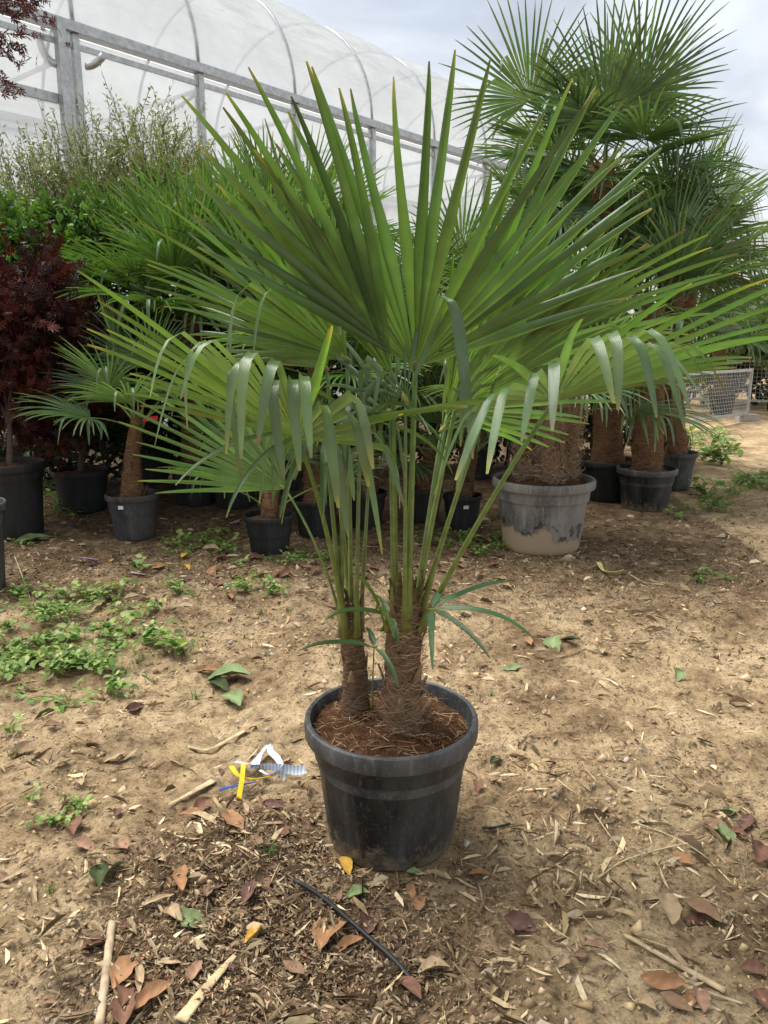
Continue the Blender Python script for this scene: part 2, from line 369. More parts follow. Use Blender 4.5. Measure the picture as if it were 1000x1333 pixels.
ca = gm.color_attributes.new('Col', 'FLOAT_COLOR', 'POINT'); mc = mulch_shade.ravel(); ca.data.foreach_set('color', np.stack([mc, mc, mc, np.ones_like(mc)], -1).astype(np.float32).ravel())
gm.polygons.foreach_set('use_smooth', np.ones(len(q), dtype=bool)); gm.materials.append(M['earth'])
g_o = link('ground', gm); tag(g_o, 'dry tan earth yard scattered with litter', 'ground', kind='structure')

# ------------------------------------------------------------------ greenhouse
u_ = np.array([.639, .769, 0]); p_ = np.array([-.769, .639, 0]); Zv = np.array([0, 0, 1.])
SCL = 1.25
G0 = at(95, 38, 9.5 * SCL); GUT = G0[2]; G0[2] = 0
BAY = 1.7 * SCL; SA, SB = 2.0 * SCL, 1.8 * SCL; NB0, NB1 = -3, 22
gh = Thing('greenhouse', G0, 'long white polythene greenhouse with arched roof behind the palms', 'greenhouse')
STC = (.5, .5, .5)
def arch(s): return SB * np.sqrt(np.clip(1 - ((SA - s) / SA) ** 2, 0, 1))
th = np.linspace(0, math.pi, 25); ss = SA - SA * np.cos(th)
for k in range(NB0, NB1 + 1):
    b = G0 + u_ * BAY * k
    for side in (0, 1):
        mb = MB(); c = b + p_ * (2 * SA) * side
        beam(mb, c, c + Zv * (GUT - .075), .13, .10); gh.part(mb, 'post', M['steel'], smooth=False)
    mb = MB(); tube(mb, [b + p_ * s_ + Zv * (GUT + .09 + z_) for s_, z_ in zip(ss, arch(ss))], .033, 6); gh.part(mb, 'arch_hoop', M['steel'])
    mb = MB(); beam(mb, b + Zv * (GUT - .3) + p_ * .07, b + p_ * (2 * SA - .07) + Zv * (GUT - .3), .05, .05); gh.part(mb, 'tie_bar', M['steel'], smooth=False)
    if k < NB1:
        # roof film, puffed out between the hoops
        mb = MB(); nu = 7; tu = np.linspace(0.004, .996, nu); V = []
        for i, u in enumerate(tu):
            puff = .10 * math.sin(math.pi * u)
            for a, s_ in zip(th, ss):
                nrm_ = p_ * (-math.cos(a)) * .9 + Zv * math.sin(a)
                V.append(b + u_ * BAY * u + p_ * s_ + Zv * (GUT + .09 + SB * math.sin(a)) + nrm_ * (.012 + puff * math.sin(a)))
        nth = len(th); mb.add(V, [(i * nth + j, i * nth + j + 1, (i + 1) * nth + j + 1, (i + 1) * nth + j) for i in range(nu - 1) for j in range(nth - 1)])
        gh.part(mb, 'roof_film', M['film'])
        for side in (0, 1):
            mb = MB(); o_ = .02 if side == 0 else 2 * SA - .02; V = []
            for j in range(6):
                for i in range(6):
                    uu = .005 + .99 * i / 5; vv = j / 5
                    V.append(b + u_ * BAY * uu + p_ * (o_ + (-1 if side == 0 else 1) * .035 * math.sin(math.pi * uu) * math.sin(math.pi * vv)) + Zv * (.02 + (GUT - .12) * vv))
            mb.add(V, [(j * 6 + i, j * 6 + i + 1, (j + 1) * 6 + i + 1, (j + 1) * 6 + i) for i in range(5) for j in range(5)])
            gh.part(mb, 'wall_film', M['wallfilm'])
for side in (0, 1):
    o_ = p_ * (-.02 if side == 0 else 2 * SA + .02); a = G0 + u_ * BAY * NB0 + o_ + Zv * GUT; b = G0 + u_ * BAY * NB1 + o_ + Zv * GUT
    mb = MB(); beam(mb, a, b, .20, .13); gh.part(mb, 'gutter', M['steel'], smooth=False)
    mb = MB(); beam(mb, a - Zv * .22, b - Zv * .22, .05, .07); gh.part(mb, 'wall_rail', M['steel'], smooth=False)
# left bay rail, corner post and the bent drain pipes
a = G0 + u_ * BAY * NB0 + Zv * (GUT - .95); mb = MB(); beam(mb, a, G0 - u_ * .08 + Zv * (GUT - .95), .06, .12); gh.part(mb, 'wall_rail', M['steel'], smooth=False)
mb = MB(); c = G0 - u_ * .26 - p_ * .10; beam(mb, c, c + Zv * (GUT + .05), .12, .12); gh.part(mb, 'corner_post', M['steel'], smooth=False)
mb = MB(); c = G0 - u_ * .13 - p_ * .06; beam(mb, c, c + Zv * (GUT - .09), .05, .05); gh.part(mb, 'corner_post', M['steel'], smooth=False)
for px0, py0, px1, py1, px2, py2 in ((52, 50, 55, 78, 76, 85), (135, 72, 122, 88, 112, 86)):
    Yp = 9.5 * SCL - .25; mb = MB(); tube(mb, bez(at(px0, py0, Yp), at(px1, py1, Yp), at(px2, py2, Yp), 9), .05, 10); gh.part(mb, 'drain_pipe', M['steel'])
mb = MB()
for k in (1, 3, 5, 7):
    b = G0 + u_ * BAY * k + p_ * .12; tube(mb, [b + Zv * (GUT - .35), b - u_ * BAY * .8 + Zv * (GUT - 1.6)], .03, 6)
gh.part(mb, 'brace', M['steel'])
mb = MB(); b = G0 + u_ * BAY * NB1 + u_ * .03
V = [b + Zv * .02 + p_ * s_ for s_ in ss] + [b + p_ * s_ + Zv * (GUT + .09 + z_) for s_, z_ in zip(ss, arch(ss))]
mb.add(V, [(i, i + 1, nth + i + 1, nth + i) for i in range(nth - 1)]); gh.part(mb, 'end_film', M['film'])

# ------------------------------------------------------------------ pots
def make_pot(c, r, H, m, label, group=None, k=72, seed=0, soil_drop=.045, fluted=True):
    th_ = Thing('plant_pot', c, label, 'pot', group); s = r / .25; rb = .745 * r
    lip = .05 * min(s, 1.2); col_h = .055 * min(s, 1.4)
    zl, zc = H - lip, H - lip - col_h; rbody = .865 * r
    ph = seed * 1.7
    def mod(a, z):
        if not fluted: return 1 + 0 * a * z
        e = np.clip(z / (.85 * zc), 0, 1) * np.clip((zc - z) / (.06), 0, 1)
        fl = .010 * np.clip(np.abs(np.sin(4 * (a + ph))) * 3 - 2.35, 0, 1) * -1.6
        notch = -.03 * np.exp(-((np.mod(a - R_(-72) + math.pi, 2 * math.pi) - math.pi) / .05) ** 2) * (z < .055) * (z > -.01)
        wob = .0015 * np.sin(3 * a + ph) * (1 - z / H)
        return 1 + fl * e + notch + wob
    mb = MB(); rr = lambda z: rb + (rbody - rb) * z / zc
    prof = [(rb * .86, .004), (rb * .94, 0), (rb * .985, .006), (rb, .016)] + [(rr(z), z) for z in np.linspace(.03, zc - .006, 12)] + [(rbody, zc)]
    lathe(mb, prof, c, k, mod=mod); th_.part(mb, 'body', M[m], sharp=28)
    mb = MB(); rc = .895 * r
    lathe(mb, [(rbody * .985, zc - .003), (rc, zc - .003), (rc + .001, zc + .004), (rc + .004 * s, zl)], c, k); th_.part(mb, 'collar', M[m], sharp=28)
    mb = MB(); aa = [(rc + .001 * s, zl), (.99 * r, zl - .001), (r, zl + .006), (r, H - .012), (.99 * r, H - .004), (.97 * r, H), (.935 * r, H - .002), (.92 * r, H - .012), (.905 * r, zl - .02), (.86 * r, H - .14)]
    lathe(mb, aa, c, k); th_.part(mb, 'rim', M['pot_rim'] if m == 'pot_black' else M[m], sharp=28)
    mb = MB(); zs = H - soil_drop; rings = [.893, .84, .76, .66, .55, .43, .3, .15]; kk = 40; V = []
    for q_ in rings:
        for j in range(kk):
            a = j / kk * 2 * math.pi; x = c[0] + q_ * r * math.cos(a); y = c[1] + q_ * r * math.sin(a)
            V.append((x, y, c[2] + zs + .035 * s * (1 - q_) + .05 * float(fbm(np.array([x]), np.array([y]), 14, 3)[0]) * s * .5))
    V.append((c[0], c[1], c[2] + zs + .03 * s))
    f = [(i * kk + j, i * kk + (j + 1) % kk, (i + 1) * kk + (j + 1) % kk, (i + 1) * kk + j) for i in range(len(rings) - 1) for j in range(kk)]
    n0 = (len(rings) - 1) * kk; f += [(n0 + j, n0 + (j + 1) % kk, len(V) - 1) for j in range(kk)]
    mb.add(V, f); th_.part(mb, 'soil', M['soil'])
    return th_
PLAB = {
 'label': 'small dusty black pot with a white sticker below its rim, left',
 'small': 'small black pot half hidden behind drooping strands, green weeds at its foot',
 'grey': 'large weathered grey pot with mud stained base',
 'right': 'wide black pot in front of the metal fence, palm trunk leaning in it',
 'behind': 'dusty black pot furthest right, just behind the wide black pot',
 'shadow': 'wide black pot in deep shade between the grey pot and the pot by the fence',
 'tagged': 'small black pot with white sticker just left of the grey pot',
 'beside': 'small black pot in shade right behind the main palm stems',
 'darkA': 'black pot in deep shade right of the pot with white sticker',
 'darkB': 'black pot in deep shade with brown soil showing, second right of the stickered pot',
 'darkC': 'black pot in shade behind the drooping strands, left of the main trunks',
 'darkD': 'black pot in shade directly behind the slim main trunk',
 'maple': 'tall wide black pot at the left edge under the red maple',
 'shrub': 'black pot under a dark shrub, between maple pot and stickered pot',
 'edge': 'grey dusty pot cut off by the left picture edge',
 'backA': 'black pot hidden in the back row behind the grey pot',
 'side': 'black pot mostly hidden behind the furthest right dusty pot',
 'farA': 'black pot behind the metal mesh fence, nearer one',
 'farB': 'black pot behind the metal mesh fence at the right edge',
 'backB': 'black pot in the back row behind the stickered pot',
 'backC': 'black pot in the back row behind the drooping strands',
 'backD': 'black pot in the back row behind the small stickered pot on the right',
}
main_pot = make_pot(MAINC, .25, .385, 'pot_black', 'big black plastic pot in front holding two fan palms', k=128, seed=1)
i = 0
for k, v in POTS.items():
    i += 1; make_pot(PC[k], v[2], v[3], v[4], PLAB[k], 'nursery pots in the row behind', k=48, seed=i)
def sticker(px, py, Y, w_, h_, label):
    c = at(px, py, Y); mb = MB(); d = nrm([c[0], c[1], 0])
    S = np.array([d[1], -d[0], 0]); V = [c + S * w_ * i / 2 + Zv * h_ * j / 2 - d * (.0015 * k) for k in (0, 1) for (i, j) in ((-1, -1), (1, -1), (1, 1), (-1, 1))]
    mb.add(V, [(4, 5, 6, 7), (0, 3, 2, 1), (0, 1, 5, 4), (1, 2, 6, 5), (2, 3, 7, 6), (3, 0, 4, 7)]); return mb
M['paper'] = plain('white_sticker', (.75, .75, .75), .6)
for key, px, nm in (('label', 162, 'white price sticker on the dusty pot at left'), ('tagged', 606, 'white price sticker on the small pot left of the grey pot')):
    c = PC[key]; v = POTS[key]; zc = v[3] - .075; rr = v[2] * .90; d = nrm(np.array([c[0] * 1.0, c[1], 0])); S = np.array([d[1], -d[0], 0])
    off = (px - v[0]) / 1000 * c[1]; ang = math.asin(max(-.9, min(.9, off / rr))); n_ = -d * math.cos(ang) + S * math.sin(ang); T_ = np.array([-n_[1], n_[0], 0])
    ctr = c + n_ * (rr + .006) + Zv * zc; mb = MB()
    V = [ctr + T_ * .02 * a + Zv * .013 * b + n_ * k * .0015 for k in (0, 1) for a, b in ((-1, -1), (1, -1), (1, 1), (-1, 1))]
    mb.add(V, [(4, 5, 6, 7), (0, 3, 2, 1), (0, 1, 5, 4), (1, 2, 6, 5), (2, 3, 7, 6), (3, 0, 4, 7)])
    o = mb.build('sticker', M['paper'], org=ctr, smooth=False); tag(o, nm, 'sticker', 'stickers on pots')

# ------------------------------------------------------------------ palms
GREEN = np.array([.078, .160, .044]); BLUEG = np.array([.090, .160, .070]); YEL = np.array([.34, .29, .05]); BRN = np.array([.16, .10, .05])
def fan(hub, A, Nn, R, n=36, spread=2.1, join=.42, droop=.5, kink=(), kinkp=0, kt=(.55, .72), cup=.15, k=12, seed=0, base=GREEN, twist=.25, wsc=1.0, tipy=.8, lift=0.0, lenj=.1, kinkdir=None, short=.3, kout=.18, wabs=None, bendk=.58):
    r = np.random.default_rng(seed); A = nrm(A); Nn = np.asarray(Nn, float); Nn = nrm(Nn - A * (Nn @ A)); S = np.cross(A, Nn)
    ph = np.linspace(-1, 1, n) * spread; dphi = 2 * spread / (n - 1); ph = ph + r.normal(0, .12 * dphi, n)
    L = R * (1 - short * np.abs(ph / spread) ** 2.5) * (1 - lenj + 2 * lenj * r.random(n))
    c, s = np.cos(ph)[:, None], np.sin(ph)[:, None]
    d = nrm(A * c + S * s + Nn * (cup * np.abs(s) + lift)); sd = nrm(-A * s + S * c)
    kk = r.random(n) < kinkp
    for i in kink: kk[i] = True
    L = np.where(kk, L * .84, L)
    tk = r.uniform(kt[0], kt[1], n); dr = droop * r.uniform(.5, 1.5, n); tw = r.normal(0, twist, n)
    down = np.array([0, 0, -1.]); pos = hub + d * .004
    kd = nrm(np.stack([d[:, 0] * kout, d[:, 1] * kout, -np.ones(n)], -1) + r.normal(0, .11, (n, 3)))
    if kinkdir is not None: kd = nrm(kd + np.asarray(kinkdir))
    ts = np.linspace(0, 1, k + 1); P = [pos]; D = [d]; cur = d.copy()
    for a in range(k):
        t_ = ts[a + 1]; g = dr * max(0, t_ - .15) * 1.6 / k
        cur = nrm(cur + g[:, None] * down * (1 - np.abs(cur[:, 2:]) * .3))
        b = (kk & (t_ > tk))[:, None] * bendk
        cur = nrm(cur * (1 - b) + kd * b)
        pos = pos + cur * (L / k)[:, None]; P.append(pos); D.append(cur.copy())
    P = np.stack(P, 1); D = np.stack(D, 1)
    sv = sd[:, None] - D * np.sum(sd[:, None] * D, -1, keepdims=True); sv = nrm(sv); nv = np.cross(sv, D)
    nv *= np.sign(np.sum(nv[:, :1] * Nn, -1, keepdims=True))
    tj = np.clip((ts - join) / (1 - join), 0, 1)
    ang = tw[:, None] * tj[None]; ca, sa = np.cos(ang)[..., None], np.sin(ang)[..., None]
    sv, nv = sv * ca + nv * sa, nv * ca - sv * sa
    wj = wabs or 2 * join * np.median(L) * math.tan(dphi / 2)
    w_ = np.where(ts < join, ts / join, 1 - .22 * tj - .52 * tj ** 4) * wj * wsc; w_[-1] = wj * .2
    w_ = np.broadcast_to(w_, (n, k + 1))[..., None]
    fa = np.where(ts < join, .6, .6 + .28 * np.minimum(1, tj * 2.5))[None] * np.where(kk[:, None], np.where(ts[None] > join, np.clip(1 - (ts[None] - join) * 4, .25, 1), 1.), 1.)
    cf, sf = np.cos(fa)[..., None], np.sin(fa)[..., None]; ful = np.where(ts < join, 1 / .825, 1 / .825 - .1 * tj)[None, :, None]
    V = np.stack([P - sv * w_ / 2 * cf * ful + nv * w_ / 2 * sf * ful, P, P + sv * w_ / 2 * cf * ful + nv * w_ / 2 * sf * ful], 2)
    col = base * (r.normal(1, .2, (n, 1, 1))) * np.array([1, 1, 1.]) + r.normal(0, .006, (n, 1, 3))
    col = np.where(kk[:, None, None], col * .55 + np.array([.135, .20, .115]) * .45, col)
    inner = np.clip(1 - ts / .5, 0, 1)[None, :, None]
    col = col * (1 - .25 * inner) + np.array([.14, .19, .03]) * .25 * inner
    tip = np.clip((ts - (1 - .10 * tipy * r.random((n, 1)) - .01)) / .06, 0, 1)[..., None] * np.array(tipy)
    tcol = np.where(r.random((n, 1, 1)) < .6, YEL, BRN)
    col = np.clip(col * (1 - tip) + tcol * tip, .005, 1)
    col = np.repeat(col[:, :, None], 3, 2); col[:, :, 1] *= 1.12
    uv = np.stack([np.broadcast_to(np.array([0, .5, 1.])[None, None], (n, k + 1, 3)), np.broadcast_to(ts[None, :, None], (n, k + 1, 3)) * .0 + .5], -1)
    f = [(a * 3 + j, a * 3 + j + 1, (a + 1) * 3 + j + 1, (a + 1) * 3 + j) for a in range(k) for j in (0, 1)]
    return V, f, col, uv
def petiole_mesh(mb, P, r0, r1, base=GREEN):
    n = len(P); t_ = np.linspace(0, 1, n); c = np.outer(1 - t_, np.array([.18, .20, .05])) + np.outer(t_, base * 1.25)
    tube(mb, P, r1 + (r0 - r1) * (1 - t_) ** 1.2 + r0 * .9 * np.clip(1 - t_ * 5, 0, 1), 8, c, flat=.6)
def trunk_mesh(th_, pts, rad, seed, fibres=500, stubs=10, col=(.135, .078, .042), fcol=(.22, .14, .085), shag=1.0, stubcol=(.22, .145, .085), sheaths=0, fvert=False):
    r = np.random.default_rng(seed); pts = np.asarray(pts, float); n = 44; k = 40
    t_ = np.linspace(0, 1, n); ti = np.linspace(0, 1, len(pts))
    C = np.stack([np.interp(t_, ti, pts[:, a]) for a in range(3)], -1); Rr = np.interp(t_, np.linspace(0, 1, len(rad)), rad)
    a = np.arange(k) / k * 2 * math.pi
    zz = np.broadcast_to(t_[:, None], (n, k)) * np.linalg.norm(pts[-1] - pts[0])
    rm = Rr[:, None] * (1 + .16 * fbm(np.cos(a)[None] * 1.6 + seed, zz * 14 + np.sin(a)[None] * 1.6, 1.3, 4) + .07 * (np.mod(zz * 15 + a[None] / 6.28 * 2, 1) - .5))
    V = np.stack([C[:, :1] + rm * np.cos(a), C[:, 1:2] + rm * np.sin(a), np.broadcast_to(C[:, 2:], (n, k))], -1)
    f = [(i * k + j, i * k + (j + 1) % k, (i + 1) * k + (j + 1) % k, (i + 1) * k + j) for i in range(n - 1) for j in range(k)] + [tuple((n - 1) * k + j for j in range(k))]
    mb = MB(); mb.add(V, f, np.array(col) * (1 + .0 * t_[0])); tr = th_.part(mb, 'trunk', M['trunk'])
    mb = MB()
    for i in range(fibres):
        z0 = r.uniform(.02, .97); th0 = r.uniform(0, 6.283); dth = r.normal(0, 1.3); dz = r.normal(0, .10) * shag
        if fvert: dth *= .35; dz = r.normal(.05, .16)
        o = r.uniform(.98, 1.06 + .12 * shag); s_ = np.linspace(0, 1, 6)
        tz = np.clip(z0 + dz * s_, 0, 1); c_ = np.stack([np.interp(tz, t_, C[:, q_]) for q_ in range(3)], -1); rr = np.interp(tz, t_, Rr) * (o + .16 * shag * r.random() * np.sin(s_ * math.pi) + (.35 * shag * s_ ** 2 if r.random() < .15 else 0))
        th_a = th0 + dth * s_
        P = c_ + np.stack([rr * np.cos(th_a), rr * np.sin(th_a), r.normal(0, .004, 6)], -1); wd = r.uniform(.0003, .0009) * (2.2 if fvert else 1)
        off = np.stack([0 * s_, 0 * s_, np.full(6, wd)], -1)
        mb.add(np.concatenate([P - off, P + off]), [(j, j + 1, 7 + j, 6 + j) for j in range(5)], np.array(fcol) * r.uniform(.5, 1.5))
    fb = th_.part(mb, 'trunk_fibre', M['dry']); fb['kind'] = 'stuff'
    for i in range(stubs):                     # old leaf bases still clasping the trunk
        mb = MB(); tz = .05 + .9 * (i + r.random() * .6) / stubs; th0 = i * 2.4 + r.normal(0, .3); c_ = np.array([np.interp(tz, t_, C[:, q_]) for q_ in range(3)]); rr = float(np.interp(tz, t_, Rr))
        o_ = np.array([math.cos(th0), math.sin(th0), 0]); tg = np.array([-math.sin(th0), math.cos(th0), 0]); ln = rr * r.uniform(.9, 1.6); wd = rr * r.uniform(.30, .5)
        P = [c_ + o_ * rr * .95, c_ + o_ * rr * 1.06 + Zv * ln * .5, c_ + o_ * rr * (1.15 + .25 * r.random()) + Zv * ln]
        V = []
        for q_, (pp, ww) in enumerate(zip(P, (wd, wd * .75, wd * .28))): V += [pp - tg * ww, pp + o_ * rr * .07, pp + tg * ww, pp - o_ * rr * .06]
        f = [(q_ * 4 + j, q_ * 4 + (j + 1) % 4, q_ * 4 + 4 + (j + 1) % 4, q_ * 4 + 4 + j) for q_ in range(2) for j in range(4)] + [(8, 9, 10, 11)]
        mb.add(V, f, np.array(stubcol) * r.uniform(.6, 1.3)); th_.part(mb, 'leaf_base', M['bark'])
    for i in range(sheaths):                   # split fibrous sheaths the stalks come out of
        mb = MB(); th0 = i * 2.4 + r.normal(0, .2); rr = float(Rr[-6]); o_ = np.array([math.cos(th0), math.sin(th0), 0]); tg = np.array([-math.sin(th0), math.cos(th0), 0]); b0 = C[-1] - Zv * r.uniform(.02, .10); ln = r.uniform(.05, .13); V = []
        for q_ in range(5):
            u = q_ / 4; ww = rr * .42 * (1 - .75 * u) * r.uniform(.8, 1.2); pp = b0 + o_ * rr * (.85 + .12 * u + .25 * u * u * r.random()) + Zv * ln * u + tg * r.normal(0, .003); V += [pp - tg * ww, pp + o_ * rr * .12, pp + tg * ww]
        cc = [np.array((.17, .11, .065)) * (1 - q_ / 4 * .3) + np.array((.10, .13, .03)) * (q_ / 4) * r.random() for q_ in range(5) for _ in range(3)]
        mb.add(V, [(q_ * 3 + j, q_ * 3 + j + 1, q_ * 3 + j + 4, q_ * 3 + j + 3) for q_ in range(4) for j in range(2)], cc); th_.part(mb, 'sheath', M['trunk'])
    return C
def frond(th_, basep, hub, A, Nn, R, mid=None, detailed=True, r0=.011, r1=.006, far=False, lm='palm', **kw):
    hub = np.asarray(hub, float); basep = np.asarray(basep, float)
    if detailed and r0 > .0085: r0, r1 = r0 * 1.25, r1 * 1.3
    if mid is None: mid = basep + (hub - basep) * .55 + Zv * .05 * np.linalg.norm(hub - basep)
    P = bez(basep, mid, hub, 12)
    V, f, col, uv = fan(hub, A, Nn, R, **kw)
    if detailed:
        mb = MB(); petiole_mesh(mb, P, r0, r1, kw.get('base', GREEN)); hub_o = np.asarray(A) / np.linalg.norm(A)
        tube(mb, [hub - hub_o * .008, hub + hub_o * .006, hub + hub_o * .02], [r1 * 1.1, r1 * 1.5, r1 * .3], 8, (.22, .22, .05), flat=.6)
        fr = th_.part(mb, 'frond', M['stem'])
        for i in range(len(V)):
            mb = MB(); mb.add(V[i], f, col[i], uv[i]); th_.part(mb, 'leaflet', M[lm], fr)
    else:
        mb = MB()
        for i in range(len(V)): mb.add(V[i], f, col[i], uv[i])
        fr = th_.part(mb, 'frond', M[lm])
        mb = MB(); petiole_mesh(mb, P, r0, r1, kw.get('base', GREEN)); th_.part(mb, 'petiole', M['stem'], fr)
    return fr

# --- the two palms in the front pot
ZS = .385 - .03
tA = np.array([.056, 2.03, ZS]); tB = np.array([-.085, 2.11, ZS])
palmA = Thing('fan_palm', tA, 'tall fan palm with the thick fibrous trunk in the big front pot', 'palm')
topA = at(527, 772, 2.03)
trunk_mesh(palmA, [tA - Zv * .03, tA + Zv * .12 + np.array([-.004, 0, 0]), topA - Zv * .12, topA], [.068, .056, .050, .049, .048, .036], 11, 700, 14, shag=1.4, col=(.21, .138, .088), fcol=(.32, .22, .14), sheaths=16)
palmB = Thing('fan_palm', tB, 'slimmer fan palm with thin trunk at left in the big front pot', 'palm')
topB = at(457, 785, 2.11)
trunk_mesh(palmB, [tB - Zv * .03, tB + Zv * .12, topB - Zv * .1, topB], [.046, .037, .033, .033, .026], 12, 450, 9, shag=1.4, col=(.18, .118, .075), fcol=(.28, .19, .12), sheaths=11)
def eA(dx=0, dy=0): return topA + np.array([dx * 1.25, dy * 1.25, -.10])
def eB(dx=0, dy=0): return topB + np.array([dx * 1.3, dy * 1.3, -.09])
F = lambda *a, **k: frond(*a, **k)
# centre fan, facing the camera
F(palmA, eA(.005, -.02), at(541, 478, 1.93), (.10, -.36, .93), (0, .9, .4), .665, n=23, spread=1.15, wsc=1.12, k=16, cup=.06, droop=.10, join=.42, kink=(9,), kt=(.30, .34), seed=21, twist=.45, short=.12, r0=.014, r1=.008)
# bundle rising to the upper left
F(palmA, eA(-.02, .0), at(512, 492, 1.95), (-.50, -.34, .88), (.3, .8, .6), .74, n=9, spread=.30, k=16, cup=.2, droop=.10, seed=22, twist=.4, short=.12, wabs=.036, r0=.012, r1=.007)
# right-behind fan seen through the light
F(palmA, eA(.02, .02), at(583, 535, 2.18), (.80, .02, .52), (-.4, .75, .5), .64, n=32, spread=1.15, k=16, cup=.05, droop=.12, join=.5, seed=23, base=GREEN * 1.15, twist=.2, r0=.013, r1=.007)
# big right fan: blade tilted over towards the camera, near tips snapped and hanging
F(palmA, eA(.035, -.01), at(722, 522, 1.82), (.38, -.65, .44), (-.243, .308, .61), .58, mid=at(640, 640, 1.93), n=28, spread=1.5, k=16, cup=.0, droop=.35, join=.48, kink=(7, 9, 11, 12, 14, 15, 17, 18, 20, 21, 23, 24, 25, 27), kt=(.5, .76), seed=24, twist=.2, short=.12, kout=.6, wsc=.85, r0=.011, r1=.006)
# upper-right fans behind
F(palmA, eA(.02, .03), at(610, 452, 2.15), (.55, -.12, .83), (-.3, .85, .4), .68, n=10, spread=.5, k=16, cup=.1, droop=.18, seed=25, twist=.45, wabs=.034, r0=.012, r1=.007)
F(palmA, eA(.03, .03), at(655, 470, 2.2), (.92, .1, .30), (-.2, .5, .85), .66, n=17, spread=.8, k=16, cup=.15, droop=.3, kinkp=.15, seed=26, twist=.4, wabs=.026, r0=.011, r1=.006)
# left fan of the slim palm: underside to the camera, near tips snapped and hanging
F(palmB, eB(-.01, -.02), at(388, 572, 1.83), (-.40, -.55, .68), (.46, .53, .55), .58, mid=at(425, 660, 2.0), n=29, spread=1.5, k=16, cup=.0, droop=.10, join=.5, kink=(0, 1, 2, 4, 5, 6, 8, 9, 10, 11, 12, 13, 14, 15, 16, 17, 18), kt=(.48, .72), kout=.25, base=GREEN * np.array([1.2, 1.08, .85]), tipy=1.0, seed=27, twist=.2, short=.05, wsc=.85, r0=.011, r1=.006)
F(palmB, eB(-.015, 0), at(425, 560, 1.95), (-.55, -.25, .05), (-.1, -.2, .95), .42, mid=at(428, 630, 2.0), n=13, spread=1.8, k=14, cup=-.1, droop=1.4, kinkp=.6, kt=(.2, .4), seed=28, twist=.3, wabs=.022, base=BLUEG * .85, r0=.010, r1=.006)
F(palmB, eB(-.02, .02), at(372, 637, 2.13), (-.70, .05, .60), (.4, -.75, .5), .47, mid=at(425, 720, 2.12), n=19, spread=.8, k=14, cup=.06, droop=.06, seed=29, base=GREEN * 1.4 + np.array([.03, .04, .02]), twist=.15, r0=.008, r1=.005)
F(palmB, eB(.0, .03), at(425, 480, 2.2), (-.55, .1, .78), (.3, .7, .6), .62, n=22, spread=1.0, k=14, cup=.1, droop=.2, seed=30, twist=.4, r0=.010, r1=.006)
F(palmB, eB(.0, .02), at(452, 468, 2.12), (-.80, -.12, .52), (.25, .55, .75), .62, n=22, spread=1.0, k=14, cup=.12, droop=.22, kinkp=.12, kt=(.5, .8), seed=37, base=GREEN * 1.1, twist=.35, r0=.010, r1=.006)
F(palmB, eB(.01, -.01), at(470, 545, 2.02), (-.1, -.3, .2), (-.1, -.3, .95), .38, n=11, spread=1.8, k=14, cup=-.1, droop=1.5, kinkp=.6, kt=(.2, .4), seed=31, base=BLUEG * .85, wabs=.020, twist=.3, r0=.009, r1=.005)
for j, (dx, dy, px, py, Y, th_p) in enumerate(((.02, .01, 575, 560, 2.1, palmA), (-.025, -.01, 508, 540, 1.98, palmA), (.0, -.03, 528, 520, 1.9, palmA), (-.02, -.015, 445, 590, 2.0, palmB), (.012, -.02, 468, 570, 2.02, palmB), (.02, .01, 482, 600, 2.1, palmB))):
    A_ = nrm(np.array([.5 * math.cos(j * 2.1), .25, .6])); F(th_p, (eA if th_p is palmA else eB)(dx, dy), at(px, py, Y), A_, (0, .6, .7), (.34 if th_p is palmA else .26), n=(8 if th_p is palmA else 4), spread=.9, k=12, cup=.1, droop=.9, kinkp=.3, kt=(.3, .6), seed=640 + j, base=BLUEG * .9, wabs=.018, twist=.4, r0=.009, r1=.005)
# bare stems and small shoots round the trunk foot
for (b_, px, py, Yh, A_, R, sd, n_, g_) in ((eA(.03, -.03), 562, 793, 1.90, (.9, -.25, .10), .27, 33, 5, (1.0, 1.15, 1.9)), (eA(-.04, -.03), 494, 792, 1.92, (-.35, -.3, .75), .16, 34, 3, (1.3, 1.3, 1.0)), (tB + np.array([.05, -.08, .05]), 487, 842, 1.93, (-.7, -.3, .15), .22, 35, 3, (.7, .9, 1.2)), (eA(-.05, -.02), 505, 802, 1.93, (-.85, -.2, .28), .17, 36, 3, (1.0, 1.1, 1.0))):
    F(palmA if sd != 35 else palmB, b_, at(px, py, Yh), A_, (0, -.2, .9), R, n=n_, spread=1.5, cup=.0, droop=1.0, join=.16, seed=sd, twist=.3, wabs=.023, base=GREEN * np.array(g_), r0=.004, r1=.003, tipy=.2)

